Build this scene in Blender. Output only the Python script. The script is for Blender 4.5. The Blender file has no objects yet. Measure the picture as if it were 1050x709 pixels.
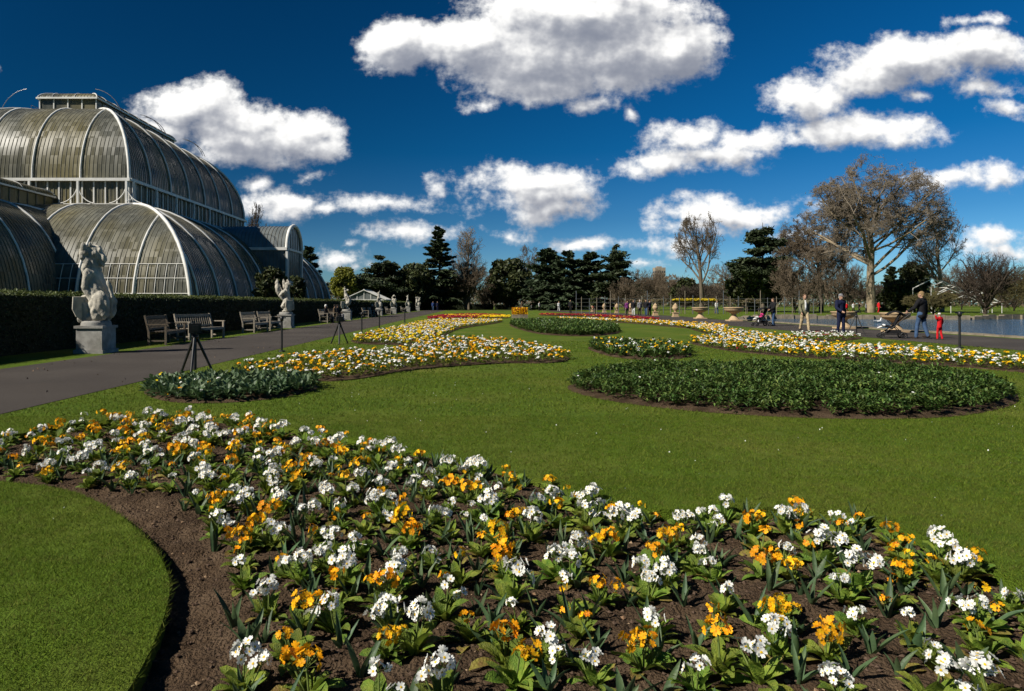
import bpy, bmesh, math, random
import numpy as np
from mathutils import Vector, Matrix
from mathutils.geometry import tessellate_polygon

# ------------------------------------------------------------------ camera, world, sun, exposure
sc = bpy.context.scene
COL = sc.collection
F, VX, VY, EYE = 683.0, 485.0, 311.5, 1.35      # focal length and vanishing point measured on the photograph

cam = bpy.data.cameras.new('camera')
cam.sensor_width = 36.0
cam.lens = F / 1050.0 * 36.0
cam.shift_x = (525 - VX) / 1050.0
cam.shift_y = -(354.5 - VY) / 1050.0
cam.clip_start, cam.clip_end = 0.05, 5000
camo = bpy.data.objects.new('camera', cam)
camo.location = (0, 0, EYE)
camo.rotation_euler = (math.radians(90), 0, 0)
COL.objects.link(camo)
sc.camera = camo

SUN_EL = math.radians(40)
SUN_AZ = math.radians(27)                        # the light travels to the right and a little away from the camera
sun_dir = Vector((math.cos(SUN_AZ) * math.cos(SUN_EL), math.sin(SUN_AZ) * math.cos(SUN_EL), -math.sin(SUN_EL)))
sl = bpy.data.lights.new('sun', 'SUN')
sl.energy = 5.0
sl.angle = math.radians(0.5)
sl.color = (1.0, 0.94, 0.84)
slo = bpy.data.objects.new('sun', sl)
slo.rotation_euler = sun_dir.to_track_quat('-Z', 'Y').to_euler()
slo.location = (-60, -20, 60)
COL.objects.link(slo)

sc.view_settings.view_transform = 'Standard'
sc.view_settings.look = 'None'
sc.view_settings.exposure = 0.4
sc.view_settings.gamma = 1
sc.view_settings.use_curve_mapping = False
sc.render.engine = 'CYCLES'
cy = sc.cycles
cy.max_bounces = 5
cy.diffuse_bounces = 2
cy.glossy_bounces = 2
cy.transmission_bounces = 2
cy.transparent_max_bounces = 8
cy.caustics_reflective = cy.caustics_refractive = False
cy.use_denoising = True
cy.use_adaptive_sampling = True
cy.adaptive_threshold = 0.015

BG = 0.06
CLOUDS = [  # lobes of the cumulus clouds: x, y, half width, half height on the photograph, used as directions in the sky
 (412,48,48,34),(405,62,40,20),(475,42,62,30),(560,55,118,44),(640,52,95,46),(600,14,130,40),(690,52,62,34),(560,86,70,22),(640,82,60,20),(500,104,14,9),(600,108,32,11),(728,42,24,14),(639,116,8,7),
 (190,110,50,27),(215,104,40,22),(240,128,62,26),(275,130,50,20),(250,148,62,26),(300,140,48,26),(335,152,24,16),(270,162,60,12),(175,130,42,20),
 (320,181,20,8),(290,210,42,18),(255,190,14,9),(262,212,30,12),(330,216,20,6),
 (395,212,56,11),(445,193,13,10),(362,251,14,4),(425,240,50,11),(340,264,34,12),(368,275,20,7),
 (521,239,27,8),(545,186,74,22),(525,180,50,18),(555,200,70,22),(485,182,14,10),(560,215,72,17),(520,190,40,14),(600,252,32,6),(600,205,26,9),
 (700,138,48,16),(765,142,55,14),(685,165,50,19),(745,158,54,18),(812,142,26,9),(655,172,22,11),
 (882,133,76,20),(830,100,46,24),(935,64,95,28),(1005,52,70,26),(890,78,54,22),(975,22,15,7),(935,99,20,6),(1012,94,36,11),(1028,112,28,13),(1010,20,40,6),
 (990,182,56,15),(1022,178,36,17),(750,220,84,17),(715,236,50,10),(790,214,56,11),(700,256,34,8),(815,240,28,7),(1020,248,42,15),(1040,262,40,12),
 (660,269,18,5),(740,206,40,8),(-60,60,60,30),(1130,150,70,30),(1180,60,60,25),(-120,180,60,20),(480,-60,120,30),(820,-40,90,25),
]

def build_world():
    w = bpy.data.worlds.new('World')
    sc.world = w
    w.use_nodes = True
    nt = w.node_tree
    nt.nodes.clear()
    N, L = nt.nodes.new, nt.links.new
    def math_(op, a, b=None, c=None, clamp=False):
        n = N('ShaderNodeMath'); n.operation = op; n.use_clamp = clamp
        for i, x in enumerate((a, b, c)):
            if x is None: continue
            if hasattr(x, 'links'): L(x, n.inputs[i])
            else: n.inputs[i].default_value = x
        return n.outputs[0]
    def vmath(op, a, b=None, c=None, out=0):
        n = N('ShaderNodeVectorMath'); n.operation = op
        for i, x in enumerate((a, b, c)):
            if x is None: continue
            if hasattr(x, 'links'): L(x, n.inputs[i])
            else: n.inputs[i].default_value = x
        return n.outputs['Value' if op == 'DOT_PRODUCT' else 'Vector']
    out = N('ShaderNodeOutputWorld')
    bg = N('ShaderNodeBackground'); bg.inputs['Strength'].default_value = BG
    sky = N('ShaderNodeTexSky'); sky.sky_type = 'NISHITA'; sky.sun_disc = False
    sky.sun_elevation = SUN_EL
    sky.sun_rotation = math.atan2(-sun_dir.x, -sun_dir.y)
    sky.altitude = 0; sky.air_density = 1.0; sky.dust_density = 0.3; sky.ozone_density = 2.5
    # the polarising filter: a deeper, more saturated blue
    gm = N('ShaderNodeGamma'); gm.inputs[1].default_value = 1.25
    mx = N('ShaderNodeMix'); mx.data_type = 'RGBA'; mx.blend_type = 'MULTIPLY'; mx.inputs['Factor'].default_value = 1
    tc = N('ShaderNodeTexCoord')
    sp = N('ShaderNodeSeparateXYZ'); L(tc.outputs['Generated'], sp.inputs[0])
    L(sky.outputs[0], gm.inputs[0]); L(gm.outputs[0], mx.inputs['A'])
    rp = N('ShaderNodeValToRGB'); L(sp.outputs[2], rp.inputs[0]); el = rp.color_ramp.elements
    stops = [(0.0, (1.1, .88, 1.1)), (.06, (.78, .71, .98)), (.12, (.42, .56, .79)), (.22, (.08, .496, .736)), (.42, (.04, .528, .776))]
    el[0].position, el[1].position = stops[0][0], stops[-1][0]
    for p_, c_ in stops[1:-1]: el.new(p_)
    for e_, (p_, c_) in zip(el, stops): e_.color = (*c_, 1)
    # light polarised most strongly about a right angle from the sun, where the filter darkens it
    cs = vmath('DOT_PRODUCT', tc.outputs['Generated'], tuple(-sun_dir))
    pm = N('ShaderNodeMapRange'); pm.interpolation_type = 'SMOOTHSTEP'; L(cs, pm.inputs[0])
    pm.inputs[1].default_value = -0.65; pm.inputs[2].default_value = 0.32; pm.inputs[3].default_value = 1.36; pm.inputs[4].default_value = 0.60
    tn = vmath('MULTIPLY', rp.outputs[0], (0.25, 0.525, 0.575))
    sv = N('ShaderNodeVectorMath'); sv.operation = 'SCALE'; L(tn, sv.inputs[0]); L(pm.outputs[0], sv.inputs['Scale'])
    L(sv.outputs[0], mx.inputs['B'])
    y = math_('MAXIMUM', sp.outputs[1], 0.08)
    cb = N('ShaderNodeCombineXYZ')
    L(math_('DIVIDE', sp.outputs[0], y), cb.inputs[0]); L(math_('DIVIDE', sp.outputs[2], y), cb.inputs[1])
    uv = cb.outputs[0]
    def fbm(vec, scale, detail, rough):
        n = N('ShaderNodeTexNoise'); n.noise_dimensions = '2D'
        n.inputs['Scale'].default_value = scale; n.inputs['Detail'].default_value = detail; n.inputs['Roughness'].default_value = rough
        L(vec, n.inputs['Vector']); return n.outputs['Fac']
    # slight domain warp so that the lobes are not ellipses
    wn = N('ShaderNodeTexNoise'); wn.noise_dimensions = '2D'; wn.inputs['Scale'].default_value = 9; wn.inputs['Detail'].default_value = 3
    L(uv, wn.inputs['Vector'])
    warp = vmath('MULTIPLY', vmath('SUBTRACT', wn.outputs['Color'], (0.5, 0.5, 0.5)), (0.075, 0.04, 0))
    def lobes(vec):
        p = vmath('ADD', vec, warp)
        best = None
        for (cx_, cy_, a, b) in CLOUDS:
            u0, v0 = (cx_ - VX) / F, (VY - cy_) / F
            sx, sy = F / (a * 1.0), F / (b * 1.05)
            q = vmath('MULTIPLY_ADD', p, (sx, sy, 0), (-u0 * sx, -v0 * sy, 0))
            d = math_('SQRT', vmath('DOT_PRODUCT', q, q))
            k_ = min(2.2, max(0.60, b / 15.0))
            d = math_('MULTIPLY_ADD', d, -k_, k_)
            best = d if best is None else math_('SMOOTH_MAX', best, d, 0.25)
        return math_('MAXIMUM', best, -2.0)
    def noise(vec, da, db, dc=0):
        v_ = vmath('MULTIPLY', vec, (1, 1.25, 1))
        n_ = math_('ADD', math_('MULTIPLY', math_('SUBTRACT', fbm(v_, 14, da, 0.55), 0.5), 1.25), math_('MULTIPLY', math_('SUBTRACT', fbm(v_, 40, db, 0.58), 0.5), 0.95))
        if dc: n_ = math_('ADD', n_, math_('MULTIPLY', math_('SUBTRACT', fbm(v_, 120, dc, 0.6), 0.5), 0.45))
        return n_
    def soft(vec): return math_('MAXIMUM', math_('ADD', lobes(vec), noise(vec, 3, 2)), 0)
    b0 = lobes(uv)
    d0 = math_('ADD', b0, noise(uv, 7, 7, 5))
    s0 = math_('MAXIMUM', math_('ADD', b0, noise(uv, 3, 3)), 0)
    d1 = soft(vmath('ADD', uv, (-0.008, 0.011, 0)))
    d2 = soft(vmath('ADD', uv, (-0.018, 0.034, 0)))
    mr = N('ShaderNodeMapRange'); mr.interpolation_type = 'SMOOTHSTEP'
    L(d0, mr.inputs[0]); mr.inputs[1].default_value = -0.18; mr.inputs[2].default_value = 0.75
    alpha = mr.outputs[0]
    under = math_('ADD', math_('MULTIPLY', math_('SUBTRACT', d2, s0), 0.75), math_('MULTIPLY', math_('SUBTRACT', d1, s0), 0.75))  # cloud shading painted into the sky colour: white sunward edges, grey bases
    tx = math_('ADD', math_('ADD', math_('MULTIPLY', d1, 0.30), math_('MULTIPLY', d2, 0.72)), under)
    tx = math_('ADD', tx, math_('MULTIPLY', math_('SUBTRACT', fbm(uv, 45, 4, 0.5), 0.5), 0.5))
    ex = math_('POWER', 2.718, math_('MULTIPLY', tx, 2.2))
    tau = math_('MULTIPLY', math_('LOGARITHM', math_('ADD', ex, 1.0), 2.718), 0.4545)
    T = math_('POWER', 2.718, math_('MULTIPLY', tau, -1.0))
    cr = N('ShaderNodeMix'); cr.data_type = 'RGBA'
    k = 1.0 / BG
    L(T, cr.inputs['Factor'])
    cr.inputs['A'].default_value = (0.165 * k, 0.185 * k, 0.24 * k, 1)
    cr.inputs['B'].default_value = (0.90 * k, 0.89 * k, 0.865 * k, 1)
    fin = N('ShaderNodeMix'); fin.data_type = 'RGBA'
    L(alpha, fin.inputs['Factor']); L(mx.outputs['Result'], fin.inputs['A']); L(cr.outputs['Result'], fin.inputs['B'])
    L(fin.outputs['Result'], bg.inputs['Color'])
    L(bg.outputs[0], out.inputs['Surface'])
    w.cycles.sampling_method = 'MANUAL'
    w.cycles.sample_map_resolution = 512
build_world()

# ------------------------------------------------------------------ helpers
def gp(px, py, z=0.0):
    """point of the level z seen at a pixel of the photograph"""
    Y = F * (EYE - z) / (py - VY)
    return np.array(((px - VX) * Y / F, Y))
def X_at(px, Y): return (px - VX) * Y / F
def Z_at(py, Y): return EYE + (VY - py) * Y / F

def norm(v):
    return v / np.maximum(np.linalg.norm(v, axis=-1, keepdims=True), 1e-9)

class MB:
    def __init__(s): s.v = []; s.f = []; s.m = []; s.sm = []; s.n = 0
    def add(s, v, f, mat=0, smooth=False):
        v = np.asarray(v, float).reshape(-1, 3)
        f = np.asarray(f, int)
        s.v.append(v); s.f.append(f + s.n); s.n += len(v)
        s.m.append(np.full(len(f), mat) if np.isscalar(mat) else np.asarray(mat)); s.sm.append(np.full(len(f), smooth))
        return s
    def box(s, lo, hi, mat=0, M=None):
        (x0, y0, z0), (x1, y1, z1) = lo, hi
        v = np.array([(x0,y0,z0),(x1,y0,z0),(x1,y1,z0),(x0,y1,z0),(x0,y0,z1),(x1,y0,z1),(x1,y1,z1),(x0,y1,z1)], float)
        if M is not None: v = v @ M[0].T + M[1]
        return s.add(v, [(0,3,2,1),(4,5,6,7),(0,1,5,4),(1,2,6,5),(2,3,7,6),(3,0,4,7)], mat)
    def bar(s, p, q, w, h, mat=0, up=(0,0,1)):
        """box beam from p to q, w across and h along up"""
        p, q = np.array(p, float), np.array(q, float)
        d = norm(q - p); side = np.cross(d, up)
        if np.linalg.norm(side) < 1e-4: side = np.array((1.0, 0, 0))
        side = norm(side); u = np.cross(side, d)
        v = []
        for e in (p, q):
            for a, b in ((-1,-1),(1,-1),(1,1),(-1,1)): v.append(e + side * a * w / 2 + u * b * h / 2)
        return s.add(v, [(0,3,2,1),(4,5,6,7),(0,1,5,4),(1,2,6,5),(2,3,7,6),(3,0,4,7)], mat)
    def segs(s, p0, p1, r0, r1, k=3, mat=0, smooth=True):
        """many tapered tubes at once, open ended"""
        p0, p1 = np.atleast_2d(p0).astype(float), np.atleast_2d(p1).astype(float)
        n = len(p0); r0 = np.broadcast_to(r0, n); r1 = np.broadcast_to(r1, n)
        d = norm(p1 - p0)
        ref = np.where(np.abs(d[:, 2:3]) > 0.9, np.array([[1.0, 0, 0]]), np.array([[0, 0, 1.0]]))
        a = norm(np.cross(d, ref)); b = np.cross(d, a)
        ang = np.arange(k) * 2 * math.pi / k
        c, sn = np.cos(ang)[None, :, None], np.sin(ang)[None, :, None]
        ring = a[:, None] * c + b[:, None] * sn
        V = np.concatenate([p0[:, None] + ring * r0[:, None, None], p1[:, None] + ring * r1[:, None, None]], 1).reshape(-1, 3)
        i = np.arange(k); j = (i + 1) % k
        f = np.stack([i, j, j + k, i + k], 1)
        fs = (f[None] + (np.arange(n) * 2 * k)[:, None, None]).reshape(-1, 4)
        return s.add(V, fs, mat, smooth)
    def poly(s, pts, r, k=6, mat=0, r1=None, caps=True):
        """tube along a polyline"""
        P = np.asarray(pts, float); n = len(P)
        r1 = r if r1 is None else r1
        R = np.linspace(r, r1, n)
        T = np.zeros_like(P); T[1:-1] = P[2:] - P[:-2]; T[0] = P[1] - P[0]; T[-1] = P[-1] - P[-2]; T = norm(T)
        ref = np.array((0, 0, 1.0)) if abs(T[0][2]) < 0.9 else np.array((1.0, 0, 0))
        V = []; a = norm(np.cross(T[0], ref))
        for i in range(n):
            a = norm(a - T[i] * np.dot(a, T[i])); b = np.cross(T[i], a)
            for q in range(k):
                t = 2 * math.pi * q / k
                V.append(P[i] + (a * math.cos(t) + b * math.sin(t)) * R[i])
        f = []
        for i in range(n - 1):
            for q in range(k): f.append((i*k+q, i*k+(q+1)%k, (i+1)*k+(q+1)%k, (i+1)*k+q))
        s.add(V, f, mat, True)
        if caps and k == 4: s.add(V[:4], [(3,2,1,0)], mat); s.add(V[-4:], [(0,1,2,3)], mat)
        return s
    def lathe(s, prof, k=20, mat=0, c=(0,0,0), smooth=True):
        V = []; m = len(prof)
        for q in range(k):
            t = 2 * math.pi * q / k
            for r, z in prof: V.append((c[0] + r*math.cos(t), c[1] + r*math.sin(t), c[2] + z))
        f = []
        for q in range(k):
            for i in range(m - 1):
                a, b = q*m+i, ((q+1)%k)*m+i
                f.append((a, b, b+1, a+1))
        return s.add(V, f, mat, smooth)
    def build(s, name, mats, parent=None, loc=None):
        me = mesh_of(s, name, mats)
        o = bpy.data.objects.new(name, me)
        COL.objects.link(o)
        if parent is not None: o.parent = parent
        if loc is not None: o.location = loc
        return o

def mesh_of(s, name, mats):
    me = bpy.data.meshes.new(name)
    if s.n:
        V = np.concatenate(s.v)
        tot = np.concatenate([np.full(len(f), f.shape[1] if f.ndim == 2 else 0) for f in s.f]).astype(np.int32)
        loops = np.concatenate([f.reshape(-1) for f in s.f]).astype(np.int32)
        start = np.concatenate([[0], np.cumsum(tot)[:-1]]).astype(np.int32)
        me.vertices.add(len(V)); me.vertices.foreach_set('co', V.astype(np.float32).reshape(-1))
        me.loops.add(len(loops)); me.loops.foreach_set('vertex_index', loops)
        me.polygons.add(len(tot)); me.polygons.foreach_set('loop_start', start)
        me.polygons.foreach_set('material_index', np.concatenate(s.m).astype(np.int32))
        me.polygons.foreach_set('use_smooth', np.concatenate(s.sm).astype(bool))
        me.update(calc_edges=True)
    for m in (mats if isinstance(mats, (list, tuple)) else [mats]): me.materials.append(m)
    return me

def tag(o, label, cat, group=None):
    o['label'] = label; o['category'] = cat
    if group: o['group'] = group
    return o
def kind(o, k): o['kind'] = k; return o
def thing(name, label, cat, loc=(0,0,0), rz=0.0, group=None):
    o = bpy.data.objects.new(name, None); COL.objects.link(o)
    o.location = loc; o.rotation_euler = (0, 0, rz); o.empty_display_size = 0.2
    return tag(o, label, cat, group)
def dup(o, parent=None):
    c = o.copy(); COL.objects.link(c)
    if parent is not None: c.parent = parent
    for ch in list(o.children): dup(ch, c)
    return c

# ------------------------------------------------------------------ materials
def mat(name, c1, c2=None, rough=0.7, scale=5.0, detail=4, bump=0.0, bscale=None, rnd=0.0, trans=0.0, spec=0.3, metal=0.0, coords='Object', stretch=None, lo=0.35, hi=0.65, c3=None, s3=0.7, isl=0.0):
    m = bpy.data.materials.new(name); m.use_nodes = True
    nt = m.node_tree; nt.nodes.clear(); N, L = nt.nodes.new, nt.links.new
    out = N('ShaderNodeOutputMaterial'); b = N('ShaderNodeBsdfPrincipled')
    b.inputs['Roughness'].default_value = rough; b.inputs['Specular IOR Level'].default_value = spec; b.inputs['Metallic'].default_value = metal
    c2 = c2 or tuple(x * 0.8 for x in c1)
    tc = N('ShaderNodeTexCoord'); src = tc.outputs[coords]
    if stretch:
        mp = N('ShaderNodeMapping'); mp.inputs['Scale'].default_value = stretch; L(src, mp.inputs[0]); src = mp.outputs[0]
    n = N('ShaderNodeTexNoise'); n.inputs['Scale'].default_value = scale; n.inputs['Detail'].default_value = detail; L(src, n.inputs['Vector'])
    mr = N('ShaderNodeMapRange'); L(n.outputs['Fac'], mr.inputs[0]); mr.inputs[1].default_value = lo; mr.inputs[2].default_value = hi
    mx = N('ShaderNodeMix'); mx.data_type = 'RGBA'; L(mr.outputs[0], mx.inputs['Factor'])
    mx.inputs['A'].default_value = (*c1, 1); mx.inputs['B'].default_value = (*c2, 1)
    col = mx.outputs['Result']
    if c3:
        n3 = N('ShaderNodeTexNoise'); n3.inputs['Scale'].default_value = s3; n3.inputs['Detail'].default_value = 3; L(src, n3.inputs['Vector'])
        r3 = N('ShaderNodeMapRange'); L(n3.outputs['Fac'], r3.inputs[0]); r3.inputs[1].default_value = 0.45; r3.inputs[2].default_value = 0.7
        m3 = N('ShaderNodeMix'); m3.data_type = 'RGBA'; L(r3.outputs[0], m3.inputs['Factor']); L(col, m3.inputs['A']); m3.inputs['B'].default_value = (*c3, 1)
        col = m3.outputs['Result']
    if rnd:
        oi = N('ShaderNodeObjectInfo'); hs = N('ShaderNodeHueSaturation')
        r1 = N('ShaderNodeMapRange'); L(oi.outputs['Random'], r1.inputs[0]); r1.inputs[3].default_value = 1 - rnd; r1.inputs[4].default_value = 1 + rnd
        L(r1.outputs[0], hs.inputs['Value'])
        wn = N('ShaderNodeTexWhiteNoise'); wn.noise_dimensions = '1D'; L(oi.outputs['Random'], wn.inputs['W'])
        r2 = N('ShaderNodeMapRange'); L(wn.outputs['Value'], r2.inputs[0]); r2.inputs[3].default_value = 0.5 - rnd * 0.06; r2.inputs[4].default_value = 0.5 + rnd * 0.08
        L(r2.outputs[0], hs.inputs['Hue']); L(col, hs.inputs['Color']); col = hs.outputs[0]
    if isl:
        ge = N('ShaderNodeNewGeometry'); h2 = N('ShaderNodeHueSaturation'); r4 = N('ShaderNodeMapRange')
        L(ge.outputs['Random Per Island'], r4.inputs[0]); r4.inputs[3].default_value = 1 - isl; r4.inputs[4].default_value = 1 + isl
        L(r4.outputs[0], h2.inputs['Value']); w2 = N('ShaderNodeTexWhiteNoise'); w2.noise_dimensions = '1D'; L(ge.outputs['Random Per Island'], w2.inputs['W'])
        r5 = N('ShaderNodeMapRange'); L(w2.outputs['Value'], r5.inputs[0]); r5.inputs[3].default_value = 0.5 - isl * 0.06; r5.inputs[4].default_value = 0.5 + isl * 0.03
        L(r5.outputs[0], h2.inputs['Hue']); L(col, h2.inputs['Color']); col = h2.outputs[0]
    L(col, b.inputs['Base Color'])
    if bump:
        nb = N('ShaderNodeTexNoise'); nb.inputs['Scale'].default_value = bscale or scale * 4; nb.inputs['Detail'].default_value = 5; L(src, nb.inputs['Vector'])
        bp = N('ShaderNodeBump'); bp.inputs['Strength'].default_value = bump; bp.inputs['Distance'].default_value = 0.05; L(nb.outputs['Fac'], bp.inputs['Height'])
        L(bp.outputs[0], b.inputs['Normal'])
    surf = b.outputs[0]
    if trans:
        t = N('ShaderNodeBsdfTranslucent'); L(col, t.inputs['Color'])
        ms = N('ShaderNodeMixShader'); ms.inputs[0].default_value = trans; L(surf, ms.inputs[1]); L(t.outputs[0], ms.inputs[2]); surf = ms.outputs[0]
    L(surf, out.inputs['Surface'])
    return m

M = {}
M['lawn'] = mat('lawn_grass', (0.084, 0.132, 0.011), (0.064, 0.106, 0.009), 0.9, 1.1, 6, 0.6, 90, coords='Object', c3=(0.122, 0.142, 0.022), s3=0.5, spec=0.1)
M['blade'] = mat('grass_blade', (0.088, 0.150, 0.012), (0.120, 0.172, 0.020), 0.7, 2.2, 4, trans=0.35, spec=0.1, c3=(0.13, 0.15, 0.03), s3=9, isl=0.5)
M['soil'] = mat('bed_soil', (0.076, 0.049, 0.029), (0.118, 0.080, 0.050), 0.95, 7, 8, 1.0, 60, spec=0.1, c3=(0.047, 0.030, 0.018), s3=3)
M['clod'] = mat('soil_clod', (0.065, 0.042, 0.029), (0.10, 0.068, 0.048), 0.95, 30, 3, spec=0.1)
M['chip'] = mat('pale_chip', (0.30, 0.22, 0.14), (0.20, 0.12, 0.07), 0.9, 30, 3, spec=0.1)
M['asphalt'] = mat('path_asphalt', (0.056, 0.047, 0.040), (0.046, 0.039, 0.034), 0.9, 0.8, 6, 0.35, 120, c3=(0.076, 0.065, 0.055), s3=0.4, spec=0.2)
M['stone'] = mat('weathered_stone', (0.57, 0.53, 0.44), (0.40, 0.37, 0.305), 0.85, 4, 7, 0.35, 40, c3=(0.23, 0.22, 0.19), s3=2.2)
M['plinth'] = mat('plinth_stone', (0.36, 0.35, 0.32), (0.26, 0.25, 0.23), 0.85, 6, 6, 0.25, 50, c3=(0.18, 0.17, 0.15), s3=2.5)
M['kerb'] = mat('kerb_stone', (0.26, 0.22, 0.16), (0.16, 0.135, 0.10), 0.9, 2.5, 5, 0.4, 18)
M['sand'] = mat('warm_urn_stone', (0.50, 0.36, 0.21), (0.38, 0.27, 0.16), 0.8, 8, 5, 0.25, 40)
M['white'] = mat('white_paint', (0.76, 0.75, 0.71), (0.62, 0.61, 0.57), 0.55, 2.0, 6)
M['bars'] = mat('weathered_bar_paint', (0.085, 0.08, 0.06), (0.20, 0.19, 0.15), 0.6, 1.2, 6)
def glass_mat():
    m = mat('dirty_curved_glass', (0.150, 0.150, 0.122), (0.058, 0.061, 0.052), 0.30, 0.5, 8, 0.05, 3.0, spec=0.32, c3=(0.175, 0.150, 0.070), s3=0.20, trans=0.06, stretch=(1, 1, .35))
    nt = m.node_tree; N, L = nt.nodes.new, nt.links.new
    b = next(n for n in nt.nodes if n.type == 'BSDF_PRINCIPLED'); src = b.inputs['Base Color'].links[0].from_socket
    tc = next(n for n in nt.nodes if n.type == 'TEX_COORD')
    sn = N('ShaderNodeVectorMath'); sn.operation = 'SNAP'; L(tc.outputs['Object'], sn.inputs[0]); sn.inputs[1].default_value = (0.31, 0.31, 1.6)
    wn = N('ShaderNodeTexWhiteNoise'); L(sn.outputs[0], wn.inputs['Vector'])
    r = N('ShaderNodeMapRange'); L(wn.outputs['Value'], r.inputs[0]); r.inputs[3].default_value = 0.84; r.inputs[4].default_value = 1.12
    h = N('ShaderNodeHueSaturation'); L(r.outputs[0], h.inputs['Value']); L(src, h.inputs['Color'])
    for l in list(src.links):
        if l.to_node != h: t = l.to_socket; nt.links.remove(l); L(h.outputs[0], t)
    r2 = N('ShaderNodeMapRange'); L(wn.outputs['Value'], r2.inputs[0]); r2.inputs[3].default_value = 0.14; r2.inputs[4].default_value = 0.45; L(r2.outputs[0], b.inputs['Roughness'])
    return m
M['glass'] = glass_mat()
M['glass2'] = mat('cool_glass', (0.20, 0.215, 0.21), (0.12, 0.135, 0.135), 0.2, 0.8, 5, spec=0.6)
M['wood_grey'] = mat('silvered_teak', (0.34, 0.295, 0.23), (0.21, 0.18, 0.14), 0.75, 3, 6, 0.2, 30, stretch=(8, 1, 8))
M['wood_shaded'] = mat('shade_toned_teak', (0.16, 0.125, 0.085), (0.09, 0.07, 0.05), 0.75, 3, 6, 0.2, 30, stretch=(8, 1, 8))  # bench teak with the shade put into its colour
M['black'] = mat('black_metal', (0.012, 0.012, 0.013), (0.02, 0.02, 0.02), 0.45, 10, 2, spec=0.4)
M['steel'] = mat('brushed_metal', (0.35, 0.35, 0.36), (0.28, 0.28, 0.29), 0.35, 10, 2, metal=0.8)
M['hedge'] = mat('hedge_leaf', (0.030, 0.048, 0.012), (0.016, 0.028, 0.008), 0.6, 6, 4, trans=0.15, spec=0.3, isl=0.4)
M['hedge_top'] = mat('hedge_top_leaf', (0.11, 0.13, 0.03), (0.06, 0.085, 0.02), 0.6, 6, 4, trans=0.2)  # lighter leaf colour for the top face of the hedge
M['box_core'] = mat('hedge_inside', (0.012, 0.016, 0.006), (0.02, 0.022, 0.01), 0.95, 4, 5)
M['bark'] = mat('grey_bark', (0.155, 0.125, 0.088), (0.085, 0.068, 0.05), 0.9, 1.2, 6, 0.5, 9, stretch=(3, 3, 0.6))
M['bark_plane'] = mat('plane_bark', (0.34, 0.27, 0.175), (0.17, 0.135, 0.09), 0.9, 0.9, 5, 0.3, 6)
M['twig'] = mat('bare_twig', (0.155, 0.118, 0.078), (0.10, 0.076, 0.05), 0.9, 0.6, 3)
M['twig_plane'] = mat('plane_twig', (0.235, 0.195, 0.145), (0.155, 0.125, 0.09), 0.9, 0.4, 3)
M['twig_dark'] = mat('dark_twig', (0.07, 0.052, 0.037), (0.045, 0.034, 0.026), 0.9, 0.6, 3)
M['twig_olive'] = mat('olive_twig', (0.115, 0.10, 0.035), (0.08, 0.068, 0.03), 0.9, 0.6, 3)
M['fir'] = mat('fir_needles', (0.044, 0.066, 0.025), (0.024, 0.038, 0.015), 0.65, 0.7, 4, trans=0.12, isl=0.45)
M['fir_blue'] = mat('spruce_needles', (0.062, 0.092, 0.044), (0.036, 0.056, 0.026), 0.65, 0.7, 4, trans=0.12, isl=0.45)
M['cedar'] = mat('cedar_needles', (0.048, 0.068, 0.027), (0.026, 0.040, 0.017), 0.65, 0.7, 4, trans=0.12, isl=0.45)
M['holm'] = mat('evergreen_leaf', (0.058, 0.070, 0.022), (0.030, 0.042, 0.014), 0.55, 0.8, 4, trans=0.12, isl=0.45)
M['lime'] = mat('new_yellow_leaf', (0.26, 0.26, 0.035), (0.15, 0.165, 0.025), 0.6, 0.8, 4, trans=0.3)
M['water'] = None
M['prim'] = mat('primrose_leaf', (0.165, 0.245, 0.028), (0.095, 0.165, 0.020), 0.5, 45, 4, 0.5, 160, rnd=0.22, trans=0.28, spec=0.3, c3=(0.25, 0.285, 0.04), s3=14, isl=0.3)
M['prim_old'] = mat('yellowed_leaf', (0.30, 0.27, 0.05), (0.20, 0.13, 0.04), 0.6, 30, 4, 0.4, 120, trans=0.25)
M['tulip'] = mat('tulip_leaf', (0.070, 0.118, 0.052), (0.044, 0.082, 0.036), 0.5, 20, 4, 0.1, 90, rnd=0.25, trans=0.2, spec=0.28, c3=(0.11, 0.155, 0.06), s3=10)
M['bedding'] = mat('bedding_leaf', (0.062, 0.122, 0.024), (0.034, 0.074, 0.016), 0.5, 9, 4, trans=0.18, spec=0.22, c3=(0.110, 0.165, 0.036), s3=6, isl=0.55)
M['petal_white'] = mat('white_petal', (0.84, 0.84, 0.80), (0.76, 0.76, 0.70), 0.6, 40, 3, isl=0.13, trans=0.22, spec=0.2)
M['petal_orange'] = mat('orange_petal', (0.90, 0.40, 0.006), (0.88, 0.52, 0.010), 0.6, 45, 4, rnd=0.24, isl=0.13, trans=0.22, spec=0.2, c3=(0.78, 0.26, 0.004), s3=25)
M['petal_yellow'] = mat('yellow_petal', (0.86, 0.55, 0.008), (0.84, 0.46, 0.006), 0.6, 40, 3, isl=0.13, trans=0.22, spec=0.2)
M['petal_lemon'] = mat('lemon_petal', (0.86, 0.68, 0.02), (0.80, 0.60, 0.02), 0.6, 40, 3, isl=0.13, trans=0.22, spec=0.2)
M['petal_red'] = mat('crimson_petal', (0.30, 0.012, 0.03), (0.20, 0.008, 0.025), 0.6, 3, 3, trans=0.2, spec=0.2)
M['eye_yellow'] = mat('yellow_eye', (0.78, 0.50, 0.01), (0.6, 0.38, 0.01), 0.7, 90, 2)
M['eye_orange'] = mat('orange_eye', (0.62, 0.22, 0.004), (0.74, 0.42, 0.01), 0.7, 90, 2)
M['stalk'] = mat('pale_stalk', (0.17, 0.22, 0.05), (0.12, 0.17, 0.04), 0.6, 30, 2, trans=0.15)
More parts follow.
